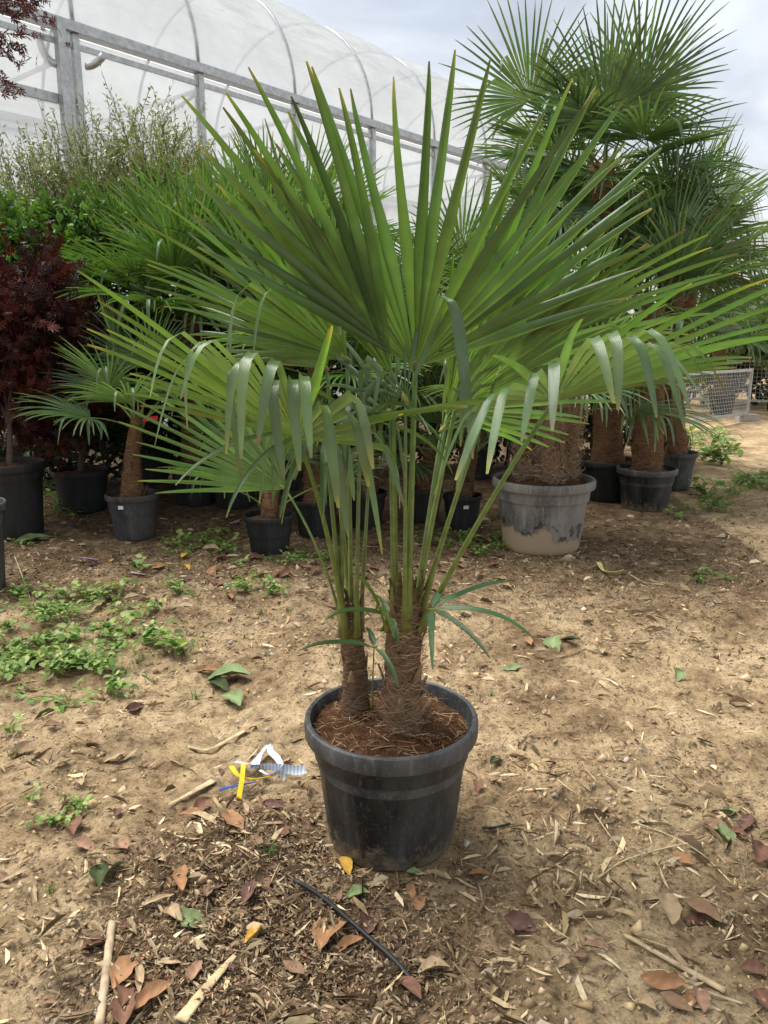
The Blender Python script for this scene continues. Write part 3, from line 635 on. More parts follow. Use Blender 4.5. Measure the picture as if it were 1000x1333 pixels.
# --- background palms
def far_palm(key, label, top, rad, nf, pl, fr, el=(-.2, 1.35), base=GREEN, seed=0, n=34, off=(0, 0), fibres=160, stubs=5, col=(.185, .105, .058), azc=None, azs=6.283, droop=.4, kinkp=.12, shag=1.0, k=8, spread=1.7, fvert=False, fcol=(.22, .14, .085)):
    r = np.random.default_rng(seed); c = PC[key].copy(); c[:2] += off; c[2] = POTS[key][3] - .04
    th_ = Thing('fan_palm', c, label, 'palm', 'fan palms in the row behind')
    top = np.asarray(top, float); mid = c + (top - c) * .5 + np.array([r.normal(0, .02), r.normal(0, .02), 0])
    trunk_mesh(th_, [c - Zv * .03, c + (mid - c) * .3, mid, top], rad, seed, fibres, stubs, shag=shag, col=col, stubcol=(.15, .095, .055), fvert=fvert, fcol=fcol)
    for i in range(nf):
        t_ = (i + .5) / nf; az = i * 2.39996 + seed + r.normal(0, .15)
        if azc is not None: az = azc + (np.mod(az, 6.283) - 3.1416) / 6.283 * azs
        e_ = el[1] + (el[0] - el[1]) * t_ ** .9 + r.normal(0, .08)
        d = np.array([math.cos(az) * math.cos(e_), math.sin(az) * math.cos(e_), math.sin(e_)])
        b_ = top + np.array([math.cos(az), math.sin(az), 0]) * rad[-1] * .6 - Zv * (.02 + .12 * t_)
        l_ = pl * r.uniform(.8, 1.15); hub = b_ + d * l_ - Zv * .12 * l_ * max(0, math.cos(e_)) + 0
        A_ = nrm(d + np.array([0, 0, -.18 * math.cos(e_)])); h = np.array([math.cos(az), math.sin(az), 0])
        Nn = Zv * math.cos(e_) - h * math.sin(e_) + r.normal(0, .18, 3)
        frond(th_, b_, hub, A_, Nn, fr * r.uniform(.88, 1.1), detailed=False, lm='palm_far', n=n, spread=spread * r.uniform(.9, 1.1), join=.42, droop=droop * (1 + t_), kinkp=kinkp * (.4 + t_ * 1.4), cup=.18, k=k, seed=seed * 100 + i, base=base * r.uniform(.85, 1.15), twist=.3, r0=.011, r1=.006, mid=b_ + d * l_ * .55 + Zv * .02)
    return th_
far_palm('label', 'young fan palm with swollen brown trunk in the stickered pot at left', at(180, 535, 5.6), [.095, .085, .065, .05, .04], 9, .42, .46, (.25, 1.4), seed=41, base=BLUEG * 1.1)
far_palm('small', 'small fan palm in the pot behind the drooping strands', at(352, 640, 5.2), [.06, .055, .05], 7, .45, .42, (.4, 1.35), seed=42)
far_palm('tagged', 'small fan palm with shaggy trunk in the pot left of the grey pot', at(612, 578, 5.9), [.075, .075, .06], 8, .42, .45, (.3, 1.4), seed=43, base=BLUEG, shag=1.8, col=(.16, .10, .055))
far_palm('beside', 'small fan palm in the shaded pot behind the main stems', at(560, 580, 6.0), [.07, .065, .05], 8, .42, .45, (.3, 1.4), seed=44, base=BLUEG, shag=1.5)
far_palm('darkA', 'bushy fan palm right of the stickered pot, its fans rising up left', at(250, 400, 6.6), [.11, .10, .08], 22, .5, .68, (.05, 1.4), seed=45, base=GREEN * 1.1)
far_palm('darkB', 'bushy fan palm in deep shade, second right of the stickered pot', at(325, 385, 6.7), [.11, .10, .08], 22, .5, .68, (0, 1.4), seed=46, base=GREEN * 1.1)
far_palm('darkC', 'fan palm behind the drooping strands with fans seen between the main leaves', at(412, 470, 5.9), [.09, .085, .06], 16, .5, .6, (.1, 1.4), seed=47, base=GREEN * 1.1)
far_palm('darkD', 'fan palm directly behind the slim main trunk', at(490, 480, 6.1), [.09, .085, .06], 12, .45, .55, (.1, 1.4), seed=48, base=GREEN * .95)
for i, (px, ox, hy, lab) in enumerate(((683, -.12, 500, 'left shaggy palm stem of the clump in the grey pot'), (716, .02, 480, 'middle shaggy palm stem of the clump in the grey pot'), (752, .15, 510, 'right shaggy palm stem of the clump in the grey pot'))):
    far_palm('grey', lab, at(px, hy, PC['grey'][1] + (.05, -.08, .06)[i]), [.07, .072, .065, .055], 11, .42, .54, (.15, 1.4), seed=49 + i, off=(ox, (.05, -.08, .06)[i]), shag=2.6, fibres=900, fvert=True, fcol=(.40, .29, .20), col=(.24, .165, .11), base=BLUEG * 1.05, kinkp=.25)
far_palm('right', 'stout fan palm with brown hairy trunk in the wide pot by the fence', at(848, 395, PC['right'][1] + .05), [.13, .125, .12, .10], 18, .45, .62, (-.15, 1.4), seed=53, base=BLUEG * 1.05, fibres=420, shag=1.2, kinkp=.2)
far_palm('behind', 'fan palm with slender hairy trunk in the furthest right pot', at(872, 315, PC['behind'][1]), [.12, .11, .10], 18, .45, .66, (-.2, 1.4), seed=54, base=BLUEG, fibres=300, kinkp=.2)
tall = far_palm('shadow', 'tallest fan palm, its dark crown standing against the sky', at(783, 215, PC['shadow'][1] + .1), [.15, .13, .12, .11, .10], 21, .50, .68, (-.75, 1.3), seed=55, base=BLUEG * .9, kinkp=.2, n=40, spread=1.95, k=9)
for i, (px, py, A_, R_f) in enumerate(((790, 155, (.05, -.35, .9), .80), (690, 130, (-.5, -.3, .75), .72), (835, 120, (.45, -.3, .8), .74), (725, 195, (-.75, -.5, .25), .62), (845, 205, (.7, -.5, .2), .62), (770, 235, (-.1, -.8, -.1), .55))):
    tp0 = at(790, 215, PC['shadow'][1] + .1); hb = at(px, py, PC['shadow'][1] - .35)
    frond(tall, tp0 - Zv * .05, hb, A_, np.array([0, .8, .5]) if A_[2] > .3 else np.array([0, -.2, .9]), R_f, detailed=False, lm='palm_far', n=40, spread=1.75, droop=.25, kinkp=.06, cup=.08, k=9, seed=5600 + i, base=BLUEG * .9, r0=.012, r1=.007)
far_palm('backA', 'fan palm hidden behind the grey pot clump, fans rising at right', at(735, 320, PC['backA'][1]), [.11, .10, .09], 16, .5, .66, (-.1, 1.4), seed=56, base=BLUEG)
far_palm('side', 'leaning fan palm spreading out to the right picture edge', at(900, 345, PC['side'][1] + .1), [.11, .10, .10], 20, .5, .72, (-.25, 1.4), seed=62, base=BLUEG * 1.1, kinkp=.2)
far_palm('farA', 'spreading fan palm behind the mesh fence, nearer one', at(935, 440, PC['farA'][1]), [.13, .12, .11], 20, .55, .75, (-.3, 1.4), seed=57, base=BLUEG * .9, kinkp=.2)
far_palm('farB', 'spreading fan palm behind the mesh fence at the right edge', at(1005, 430, PC['farB'][1]), [.13, .12, .11], 18, .55, .8, (-.3, 1.4), seed=58, base=GREEN * .85, kinkp=.2)
far_palm('backB', 'fan palm in the back row behind the stickered pot', at(205, 375, PC['backB'][1]), [.10, .09, .08], 20, .55, .72, (.05, 1.4), seed=59, base=GREEN * 1.1)
far_palm('backC', 'fan palm in the back row behind the drooping strands', at(380, 350, PC['backC'][1]), [.10, .09, .08], 20, .55, .72, (.05, 1.4), seed=60, base=GREEN * 1.1)
far_palm('backD', 'fan palm in the back row behind the small right stickered pot', at(600, 400, PC['backD'][1]), [.10, .09, .08], 15, .5, .66, (0, 1.4), seed=61, base=BLUEG)

# ------------------------------------------------------------------ leafy shrubs and trees
def leaf_cards(mb, P, D, L, W, cols, r, shape='oval', foldk=.15):
    n = len(P); D = nrm(D); q_ = nrm(np.cross(D, nrm(r.normal(0, 1, (n, 3))) + np.array([0, 0, .01]))); nn = np.cross(q_, D)
    L = np.asarray(L)[:, None]; W = np.asarray(W)[:, None]
    if shape == 'oval':
        pts = [P, P + D * L * .3 + q_ * W * .5 + nn * W * foldk, P + D * L * .65 + q_ * W * .42 + nn * W * foldk, P + D * L - nn * L * .08, P + D * L * .65 - q_ * W * .42 + nn * W * foldk, P + D * L * .3 - q_ * W * .5 + nn * W * foldk]
        V = np.stack(pts, 1); base_f = [(0, 1, 2, 3), (0, 3, 4, 5)]; m_ = 6
    elif shape == 'slim':
        V = np.stack([P, P + D * L * .5 + q_ * W * .5, P + D * L, P + D * L * .5 - q_ * W * .5], 1); base_f = [(0, 1, 2, 3)]; m_ = 4
    else:   # palmate maple leaf, seven pointed lobes
        pts = [P]; base_f = []
        for a, l_ in ((-2.0, .45), (-1.25, .75), (-.6, .95), (0, 1.05), (.6, .95), (1.25, .75), (2.0, .45)):
            d = D * math.cos(a) + q_ * math.sin(a); e_ = -D * math.sin(a) + q_ * math.cos(a); i0 = len(pts)
            pts += [P + d * L * l_ * .5 + e_ * L * .11, P + d * L * l_ - nn * L * .12 * abs(l_), P + d * L * l_ * .5 - e_ * L * .11]; base_f.append((0, i0 + 2, i0 + 1, i0))
        V = np.stack(pts, 1); m_ = len(pts)
    f = [tuple(i * m_ + j for j in ff) for i in range(n) for ff in base_f]
    mb.add(V, f, np.repeat(cols, m_, axis=0))
def shrub(name, loc, label, cat, blobs, nleaf, L, W, palette, seed, m='leaf', shape='oval', branches=14, group=None, barkc=(.10, .075, .055), shootlen=.35, perShoot=16, upbias=.4, trunk_r=.03, maxt=None):
    """blobs: (centre, radii) the crown's volumes; shoots with leaves fill them, limbs reach each of them"""
    r = np.random.default_rng(seed); loc = np.asarray(loc, float); th_ = Thing(name, loc, label, cat, group); palette = np.asarray(palette)
    mbw = MB(); mbl = MB(); vol = np.array([b[1][0] * b[1][1] * b[1][2] for b in blobs]) ** .7; vol = vol / vol.sum()
    top = np.mean([np.asarray(b[0]) for b in blobs], 0); fork = loc + (top - loc) * np.array([.3, .3, .38])
    tube(mbw, bez(loc - Zv * .03, loc + (fork - loc) * .5 + r.normal(0, .03, 3), fork, 7), np.linspace(trunk_r, trunk_r * .7, 7), 8, barkc)
    for b in blobs:
        c_ = np.asarray(b[0], float); rd = np.asarray(b[1], float)
        tube(mbw, bez(fork, (fork + c_) / 2 + Zv * .1, c_, 6), np.linspace(trunk_r * .6, trunk_r * .25, 6), 6, barkc)
        for j in range(branches):
            e_ = c_ + nrm(r.normal(0, 1, 3)) * rd * r.uniform(.5, .95); tube(mbw, bez(c_ + r.normal(0, .03, 3), (c_ + e_) / 2 + Zv * .05, e_, 4), np.linspace(trunk_r * .22, .002, 4), 4, barkc, cap=False)
    ns = nleaf // perShoot
    for i in range(ns):
        b = blobs[r.choice(len(blobs), p=vol)]; c_ = np.asarray(b[0], float); rd = np.asarray(b[1], float)
        u = nrm(r.normal(0, 1, 3)); rad = r.random() ** .45; s0 = c_ + u * rd * rad * (1 + .22 * float(fbm(np.array([u[0] * 2 + seed]), np.array([u[2] * 2 + u[1]]), 1.5, 2)[0]))
        d = nrm(u * .7 + Zv * upbias + r.normal(0, .35, 3)); sl = shootlen * r.uniform(.5, 1.3)
        tt = np.linspace(.05, 1, perShoot); bend = r.normal(0, .12, 3)
        P = s0 + d * (tt * sl)[:, None] + bend * (tt ** 2 * sl)[:, None]
        tube(mbw, P[::max(1, perShoot // 3)], .0025, 3, np.array(barkc) * 1.1, cap=False)
        D = nrm(d * .55 + nrm(r.normal(0, 1, (perShoot, 3))) * .85)
        pc = palette[r.integers(len(palette))]; cols = np.clip(pc * r.normal(1, .14, (perShoot, 1)), .003, 1)
        leaf_cards(mbl, P, D, L * r.uniform(.65, 1.2, perShoot), W * r.uniform(.7, 1.2, perShoot), cols, r, shape)
    th_.part(mbw, 'trunk', M['bark']); th_.part(mbl, 'crown', M[m], smooth=False)
    return th_
def bl(px, py, Y, rx, ry, rz): return (at(px, py, Y), (rx, ry, rz))
mp = PC['maple'].copy(); mp[2] = .5
shrub('japanese_maple', mp, 'dark red Japanese maple in the tall black pot at the left edge', 'maple', [bl(20, 400, 5.9, .42, .4, .38), bl(75, 445, 6.0, .30, .4, .42), bl(0, 480, 5.9, .5, .4, .4), bl(55, 530, 6.1, .45, .35, .3), bl(-60, 420, 6, .5, .4, .5)], 9000, .062, .05, [(.045, .012, .012), (.075, .016, .014), (.03, .012, .014), (.11, .025, .015)], 71, 'maple', 'maple', branches=12, shootlen=.25, perShoot=10, upbias=.1, trunk_r=.028)
shrub('maple_tree', np.array([-4.6, 6.2, 0]), 'red maple reaching twigs into the top left corner', 'maple', [(at(-75, 25, 6.0), (.36, .4, .4)), (at(-80, -70, 6.1), (.55, .5, .42))], 2200, .06, .05, [(.07, .018, .014), (.10, .03, .018)], 72, 'maple', 'maple', branches=16, shootlen=.35, perShoot=8, upbias=0, trunk_r=.035)
LG = [(.08, .18, .025), (.11, .23, .035), (.055, .13, .02)]; DG = [(.016, .034, .012), (.022, .048, .014), (.03, .055, .018)]; OL = [(.20, .245, .125), (.27, .30, .17), (.15, .19, .085), (.33, .35, .24)]
shrub('laurel_bush', np.array([-3.6, 7.3, 0]), 'bright glossy green laurel bush above the red maple', 'shrub', [bl(60, 330, 7.2, .55, .4, .34), bl(110, 315, 7.3, .3, .3, .25), bl(10, 340, 7.2, .5, .4, .35)], 5000, .085, .04, LG, 73, upbias=.6, shootlen=.25, perShoot=10)
shrub('olive_tree', np.array([-2.9, 8.6, 0]), 'grey green olive tree in front of the greenhouse wall', 'tree', [bl(45, 280, 8.5, .5, .5, .36), bl(120, 262, 8.5, .5, .5, .42), bl(195, 245, 8.5, .45, .5, .46), bl(120, 315, 8.5, .9, .6, .42), bl(240, 275, 8.6, .4, .5, .36)], 23000, .062, .018, OL, 74, shape='slim', upbias=1.1, shootlen=.55, perShoot=26, branches=10, trunk_r=.06)
sp_ = PC['shrub'].copy(); sp_[2] = .32
shrub('dark_shrub', sp_, 'dark evergreen shrub in the black pot beside the maple', 'shrub', [bl(115, 520, 6.8, .5, .4, .5), bl(150, 470, 6.9, .5, .4, .4)], 5200, .085, .035, DG, 75, shootlen=.3, perShoot=12)
for i, (px, Y, hgt, lab) in enumerate(((60, 7.7, 1.9, 'dark evergreen bush in the back row behind the maple'), (190, 7.9, 1.9, 'dark evergreen bush in the back row behind the young palm'), (300, 8.2, 1.8, 'dark evergreen bush in the back row behind the bushy palms'), (420, 8.5, 1.8, 'dark evergreen bush in the back row behind the slim main palm'), (540, 8.8, 1.8, 'dark evergreen bush in the back row behind the centre fan'), (660, 9.0, 1.8, 'dark evergreen bush in the back row left of the tallest palm'), (775, 9.3, 1.8, 'dark evergreen bush in the back row under the tallest palm'))):
    g = at(px, 560, Y); x = g[0]
    shrub('evergreen_bush', np.array([x, Y, 0]), lab, 'shrub', [((x, Y, hgt * .3), (.65, .4, .5)), ((x + .1, Y, hgt * .72), (.65, .4, .5))], 5200, .09, .045, DG, 80 + i, group='dark bushes in the back row', shootlen=.3, perShoot=12, branches=8)
for i, (px, Y, hh, lab) in enumerate(((935, 17, 2.2, 'dark hedge plant behind the fence, left one'), (985, 17.5, 2.0, 'dark hedge plant behind the fence, middle one'), (1045, 18, 2.2, 'dark hedge plant behind the fence at the right edge'))):
    g = at(px, 450, Y); x = g[0]
    shrub('hedge_plant', np.array([x, Y, 0]), lab, 'hedge', [((x, Y, hh * .35), (.8, .6, .6)), ((x, Y, hh * .72), (.75, .6, .5))], 3600, .13, .06, DG, 90 + i, group='hedge behind the fence', shootlen=.35, perShoot=12, branches=8)

# ------------------------------------------------------------------ metal mesh fence
def fence_panel(a, b, z0, z1, label, step=.062, feet=True):
    a = np.asarray(a, float); b = np.asarray(b, float); th_ = Thing('mesh_fence_panel', a, label, 'fence', 'metal mesh fence panels'); L_ = np.linalg.norm(b - a); d = (b - a) / L_
    for q_ in (a, b): mb = MB(); beam(mb, q_ + Zv * (.0 if feet else z0), q_ + Zv * (z1 + .03), .045, .045); th_.part(mb, 'post', M['steel'], smooth=False)
    for z in (z0, z1): mb = MB(); beam(mb, a + d * .025 + Zv * z, b - d * .025 + Zv * z, .04, .045); th_.part(mb, 'rail', M['steel'], smooth=False)
    for i in range(1, int(L_ / step)):
        mb = MB(); q_ = a + d * i * step; beam(mb, q_ + Zv * (z0 + .023), q_ + Zv * (z1 - .023), .006, .006); th_.part(mb, 'upright_wire', M['steel'], smooth=False)
    for i in range(1, int((z1 - z0) / step)):
        mb = MB(); z = z0 + i * step; beam(mb, a + d * .023 + Zv * z + np.array([0, .008, 0]), b - d * .023 + Zv * z + np.array([0, .008, 0]), .006, .006); th_.part(mb, 'cross_wire', M['steel'], smooth=False)
    if feet:
        for q_ in (a, b):
            mb = MB(); box(mb, q_ + Zv * .06, .35, .2, .12); th_.part(mb, 'foot', M['conc'], smooth=False)
M['conc'] = plain('concrete', (.38, .36, .33), .9, .15)
fa = gp(972, 548); fb_ = gp(820, 572); 
fence_panel(fb_, fa, .14, .90, 'low metal mesh fence panel with concrete feet, nearer one')
fence_panel(at(885, 520, 16.5) * np.array([1, 1, 0]), at(1050, 520, 15.5) * np.array([1, 1, 0]), .2, 1.0, 'low metal mesh fence panel further back at the right edge', .08)

# ------------------------------------------------------------------ weeds
def weed_mesh(name, seed, nl, size, spreadr, hgt, pal):
    r = np.random.default_rng(seed); mb = MB(); ns = max(3, nl // 4)
    for s_ in range(ns):
        az = r.uniform(0, 6.283); rr = spreadr * r.uniform(.3, 1); h = hgt * r.uniform(.4, 1)
        P = bez((0, 0, .0), (math.cos(az) * rr * .4, math.sin(az) * rr * .4, h * 1.1), (math.cos(az) * rr, math.sin(az) * rr, h), 5)
        tube(mb, P, .0014, 3, np.array(pal[0]) * 1.1, cap=False)
        for q_ in range(4):
            t_ = .35 + .65 * q_ / 3; b_ = P[min(4, int(t_ * 4))] + r.normal(0, .006, 3); d = np.array([math.cos(az + r.normal(0, 1.1)), math.sin(az + r.normal(0, 1.1)), r.normal(.15, .3)])
            L_ = size * r.uniform(.6, 1.25); cols = np.asarray(pal[r.integers(len(pal))])[None] * r.normal(1, .15)
            d = nrm(d); up = nrm(Zv + r.normal(0, .3, 3)); sd = nrm(np.cross(d, up)); nn = np.cross(sd, d); W = L_ * r.uniform(.55, .8)
            pts = [b_, b_ + d * L_ * .18 + sd * W * .42 + nn * W * .1, b_ + d * L_ * .5 + sd * W * .5 + nn * W * .12, b_ + d * L_ * .82 + sd * W * .26 + nn * W * .05, b_ + d * L_ - nn * L_ * .1,
                   b_ + d * L_ * .82 - sd * W * .26 + nn * W * .05, b_ + d * L_ * .5 - sd * W * .5 + nn * W * .12, b_ + d * L_ * .18 - sd * W * .42 + nn * W * .1, b_ + d * L_ * .5]
            mb.add(pts, [(0, 1, 2, 8), (8, 2, 3, 4), (8, 4, 5, 6), (0, 8, 6, 7)], np.repeat(np.clip(cols, .004, 1), 9, 0))
    return mb.mesh(name, M['weed'])
WP = [(.15, .26, .06), (.21, .33, .08), (.11, .21, .05), (.26, .31, .10)]
WM = [weed_mesh('weed', 200 + i, *a) for i, a in enumerate(((22, .034, .10, .05, WP), (34, .03, .13, .06, WP), (14, .045, .07, .07, WP), (48, .036, .15, .10, WP)))]
def grass_mesh(seed, n, h):
    r = np.random.default_rng(seed); mb = MB()
    for i in range(n):
        az = r.uniform(0, 6.283); L_ = h * r.uniform(.5, 1.2); o = np.array([math.cos(az), math.sin(az), 0]); s_ = np.array([-o[1], o[0], 0]); b_ = np.append(r.normal(0, .012, 2), 0); w_ = .0022
        P = bez(b_, b_ + Zv * L_ * .7 + o * L_ * .15, b_ + o * L_ * .7 + Zv * L_ * .6, 4); ww = np.array([1, .9, .6, .1])[:, None] * w_
        mb.add(np.concatenate([P - s_ * ww, P + s_ * ww]), [(j, j + 1, 5 + j, 4 + j) for j in range(3)], np.array((.10, .17, .035)) * r.uniform(.6, 1.3))
    return mb.mesh('grass_tuft', M['weed'])
GM = [grass_mesh(300 + i, 22, .07) for i in range(2)]
def put(name, me, x, y, z, label, cat, group, s=1.0, rz=0.0, rx=0.0, ry=0.0):
    o = bpy.data.objects.new(name, me); sc.collection.objects.link(o); o.location = (x, y, z); o.rotation_euler = (rx, ry, rz); o.scale = (s, s, s)
    return tag(o, label, cat, group)
r = np.random.default_rng(5)
LMK = [((140, 1270), 'the round wooden stick'), ((275, 1295), 'the bottom left cane strip'), ((320, 1030), 'the yellow ties'), ((360, 1000), 'the pale plastic tape'), ((460, 1215), 'the black irrigation pipe'), ((880, 1255), 'the long split stick'), ((850, 1105), 'the curved straw stem'), ((645, 1075), 'the short black pipe offcut'),
       ((706, 735), 'the grey pot'), ((177, 712), 'the stickered pot at left'), ((352, 735), 'the small shaded pot'), ((600, 705), 'the small stickered pot'), ((792, 752), 'the yellow peel'), ((118, 733), 'the violet scrap'), ((297, 900), 'the big wilted green leaf'), ((95, 1060), 'the small weeds at lower left'), ((290, 960), 'the small white scrap'), ((500, 1160), 'the foot of the big black pot'), ((750, 845), 'the brown twig on the track'), ((20, 720), 'the tall pot at the left edge'), ((950, 1075), 'the two green leaves at right'), ((165, 1300), 'the heap of orange leaves'), ((0, 860), 'the left picture edge'), ((990, 950), 'the right picture edge'), ((250, 830), 'the right end of the left weed patch')]
def near(px, py): return min(LMK, key=lambda l: math.hypot(l[0][0] - px, (l[0][1] - py) * 1.4))[1]
WL = 'weed in the left patch near '
for i in range(62):
    a = r.random(); px, py = r.normal(95, 75), r.normal(820, 32)
    if r.random() < .35: px, py = r.normal(55, 45), r.normal(862, 18)
    if px > 265 or py < 745: continue
    g = gp(px, py); wk = int(r.integers(4)); put('weed', WM[wk], g[0], g[1], hz(g[0], g[1]) - .004, ('low ', 'spreading ', 'broad ', 'bushy ')[wk] + WL + near(px, py), 'weed', 'weeds in the left patch', r.uniform(.85, 1.3), r.uniform(0, 6.3))
def weeds(lst, label, group, lo=.7, hi=1.1, kinds=(0, 1, 2, 3)):
    for px, py in lst:
        g = gp(px, py); wk = kinds[r.integers(len(kinds))]; put('weed', WM[wk], g[0], g[1], hz(g[0], g[1]) - .004, ('low ', 'spreading ', 'broad leaved ', 'many leaved ')[wk] + label, 'weed', group, r.uniform(lo, hi), r.uniform(0, 6.3))
weeds([(915, 600), (935, 598), (905, 590), (925, 580), (940, 605), (950, 592), (915, 572), (900, 578), (935, 570)], 'bushy green weed in the clump before the mesh fence', 'weeds before the fence', 2.0, 2.8, (1, 3))
weeds([(920, 645), (935, 655), (950, 640), (965, 630), (985, 625), (905, 635), (940, 630), (995, 640), (925, 662), (915, 650), (960, 645), (975, 640), (990, 632), (945, 665), (930, 638), (1000, 622), (970, 622)], 'green weed on the track edge right of the pots', 'weeds on the track edge', 1.2, 1.9)
weeds([(868, 670), (880, 675), (890, 668)], 'leafy weed at the foot of the wide black pot', 'weeds at the wide black pot', .9, 1.2, (0, 2))
weeds([(612, 712), (630, 706), (648, 714), (600, 706), (636, 718), (655, 706), (585, 712), (622, 722), (568, 704), (540, 708)], 'leafy weed at the foot of the grey pot', 'weeds at the grey pot', .9, 1.3)
weeds([(365, 730), (385, 726), (398, 732), (375, 738), (322, 775), (345, 768), (335, 760), (350, 780), (318, 768), (420, 722), (440, 728)], 'leafy weed at the foot of the small shaded pot', 'weeds at the small pot', .7, 1.0)
weeds([(270, 705), (285, 700), (278, 712), (312, 742), (225, 712), (245, 706), (262, 716), (295, 712), (235, 722), (300, 725)], 'upright weed between the stickered pot and the small pot', 'upright weeds', .9, 1.4, (2, 1))
weeds([(55, 660), (70, 668), (60, 645), (75, 655), (90, 672), (50, 640), (10, 610), (30, 600), (45, 598), (60, 610), (20, 590)], 'weed growing in the shade around the maple pot', 'weeds round the maple pot', 1.3, 2.0, (1, 3))
weeds([(75, 1078), (88, 1070), (100, 1062), (112, 1050)], 'small green weed on bare earth at lower left', 'weeds at lower left', .45, .65)
weeds([(42, 1045), (15, 950), (20, 905), (25, 712), (45, 708)], 'single small weed near the left edge', 'single weeds at left', .5, .9, (0, 2))
weeds([(905, 758), (915, 752), (940, 762)], 'small dry weed tuft on the bare track at right', 'weeds on the track', .45, .7)
for px, py in ((66, 1165), (910, 755), (945, 760), (160, 870), (180, 860), (350, 1130), (240, 835), (200, 880), (340, 800), (375, 800), (255, 905), (20, 985), (640, 905), (220, 745), (235, 730)):
    g = gp(px, py); put('grass_tuft', GM[r.integers(2)], g[0], g[1], hz(g[0], g[1]) - .003, 'thin grass tuft near ' + near(px, py), 'grass', 'grass tufts', r.uniform(.5, 1.0), r.uniform(0, 6.3))

# ------------------------------------------------------------------ fallen leaves, one by one
LCOL = {'orange': (.28, .15, .075), 'red': (.165, .085, .055), 'tan': (.33, .24, .145), 'yellow': (.50, .29, .05), 'green': (.17, .22, .10), 'purple': (.13, .07, .055), 'dark': (.045, .06, .022), 'brown': (.20, .125, .075), 'pink': (.28, .17, .11)}
def dead_leaf(seed, col, ratio):
    r = np.random.default_rng(seed); mb = MB(); n = 9; t_ = np.linspace(0, 1, n); w_ = ratio * np.sin(math.pi * np.clip(t_ * .96 + .02, 0, 1)) ** .75 * (1 - .25 * t_) * .5
    curl = r.uniform(.2, .9); arc = r.uniform(-.25, .3); yb = r.normal(0, .08)
    V = []; C = []
    for i in range(n):
        x = t_[i] - .5; zc = arc * (.25 - x * x) + r.normal(0, .008); yc = yb * math.sin(t_[i] * 3.1)
        jl, jr = r.uniform(.78, 1.15, 2)
        for s_, j in ((-1, jl), (-.5, 1), (0, 1), (.5, 1), (1, jr)): V.append((x, yc + s_ * w_[i] * j, zc + curl * (abs(s_) ** 2) * w_[i] + r.normal(0, .006))); C.append(np.array(col) * r.normal(1, .13) * (1.15 if s_ == 0 else 1))
    f = [(i * 5 + j, i * 5 + j + 1, (i + 1) * 5 + j + 1, (i + 1) * 5 + j) for i in range(n - 1) for j in range(4)]
    mb.add(V, f, np.clip(C, .004, 1)); tube(mb, [(-.49, 0, arc * 0), (-.6, .02, .01), (-.72, .05, .0)], .008, 3, np.array(col) * .7, cap=False)
    return mb.mesh('fallen_leaf', M['dry'])
LM = {}
for ci, (cn, cc) in enumerate(LCOL.items()):
    LM[cn] = [dead_leaf(400 + ci * 10 + j, cc, (.62, .5, .7)[j]) for j in range(3)]
LM['tanlong'] = [dead_leaf(500 + j, LCOL['tan'], .25) for j in range(3)]
WORD = {'orange': 'orange brown', 'red': 'reddish brown', 'tan': 'pale tan', 'tanlong': 'narrow pale tan', 'yellow': 'yellow', 'green': 'green', 'purple': 'purplish brown', 'dark': 'dark green', 'brown': 'dull brown', 'pink': 'pinkish tan'}
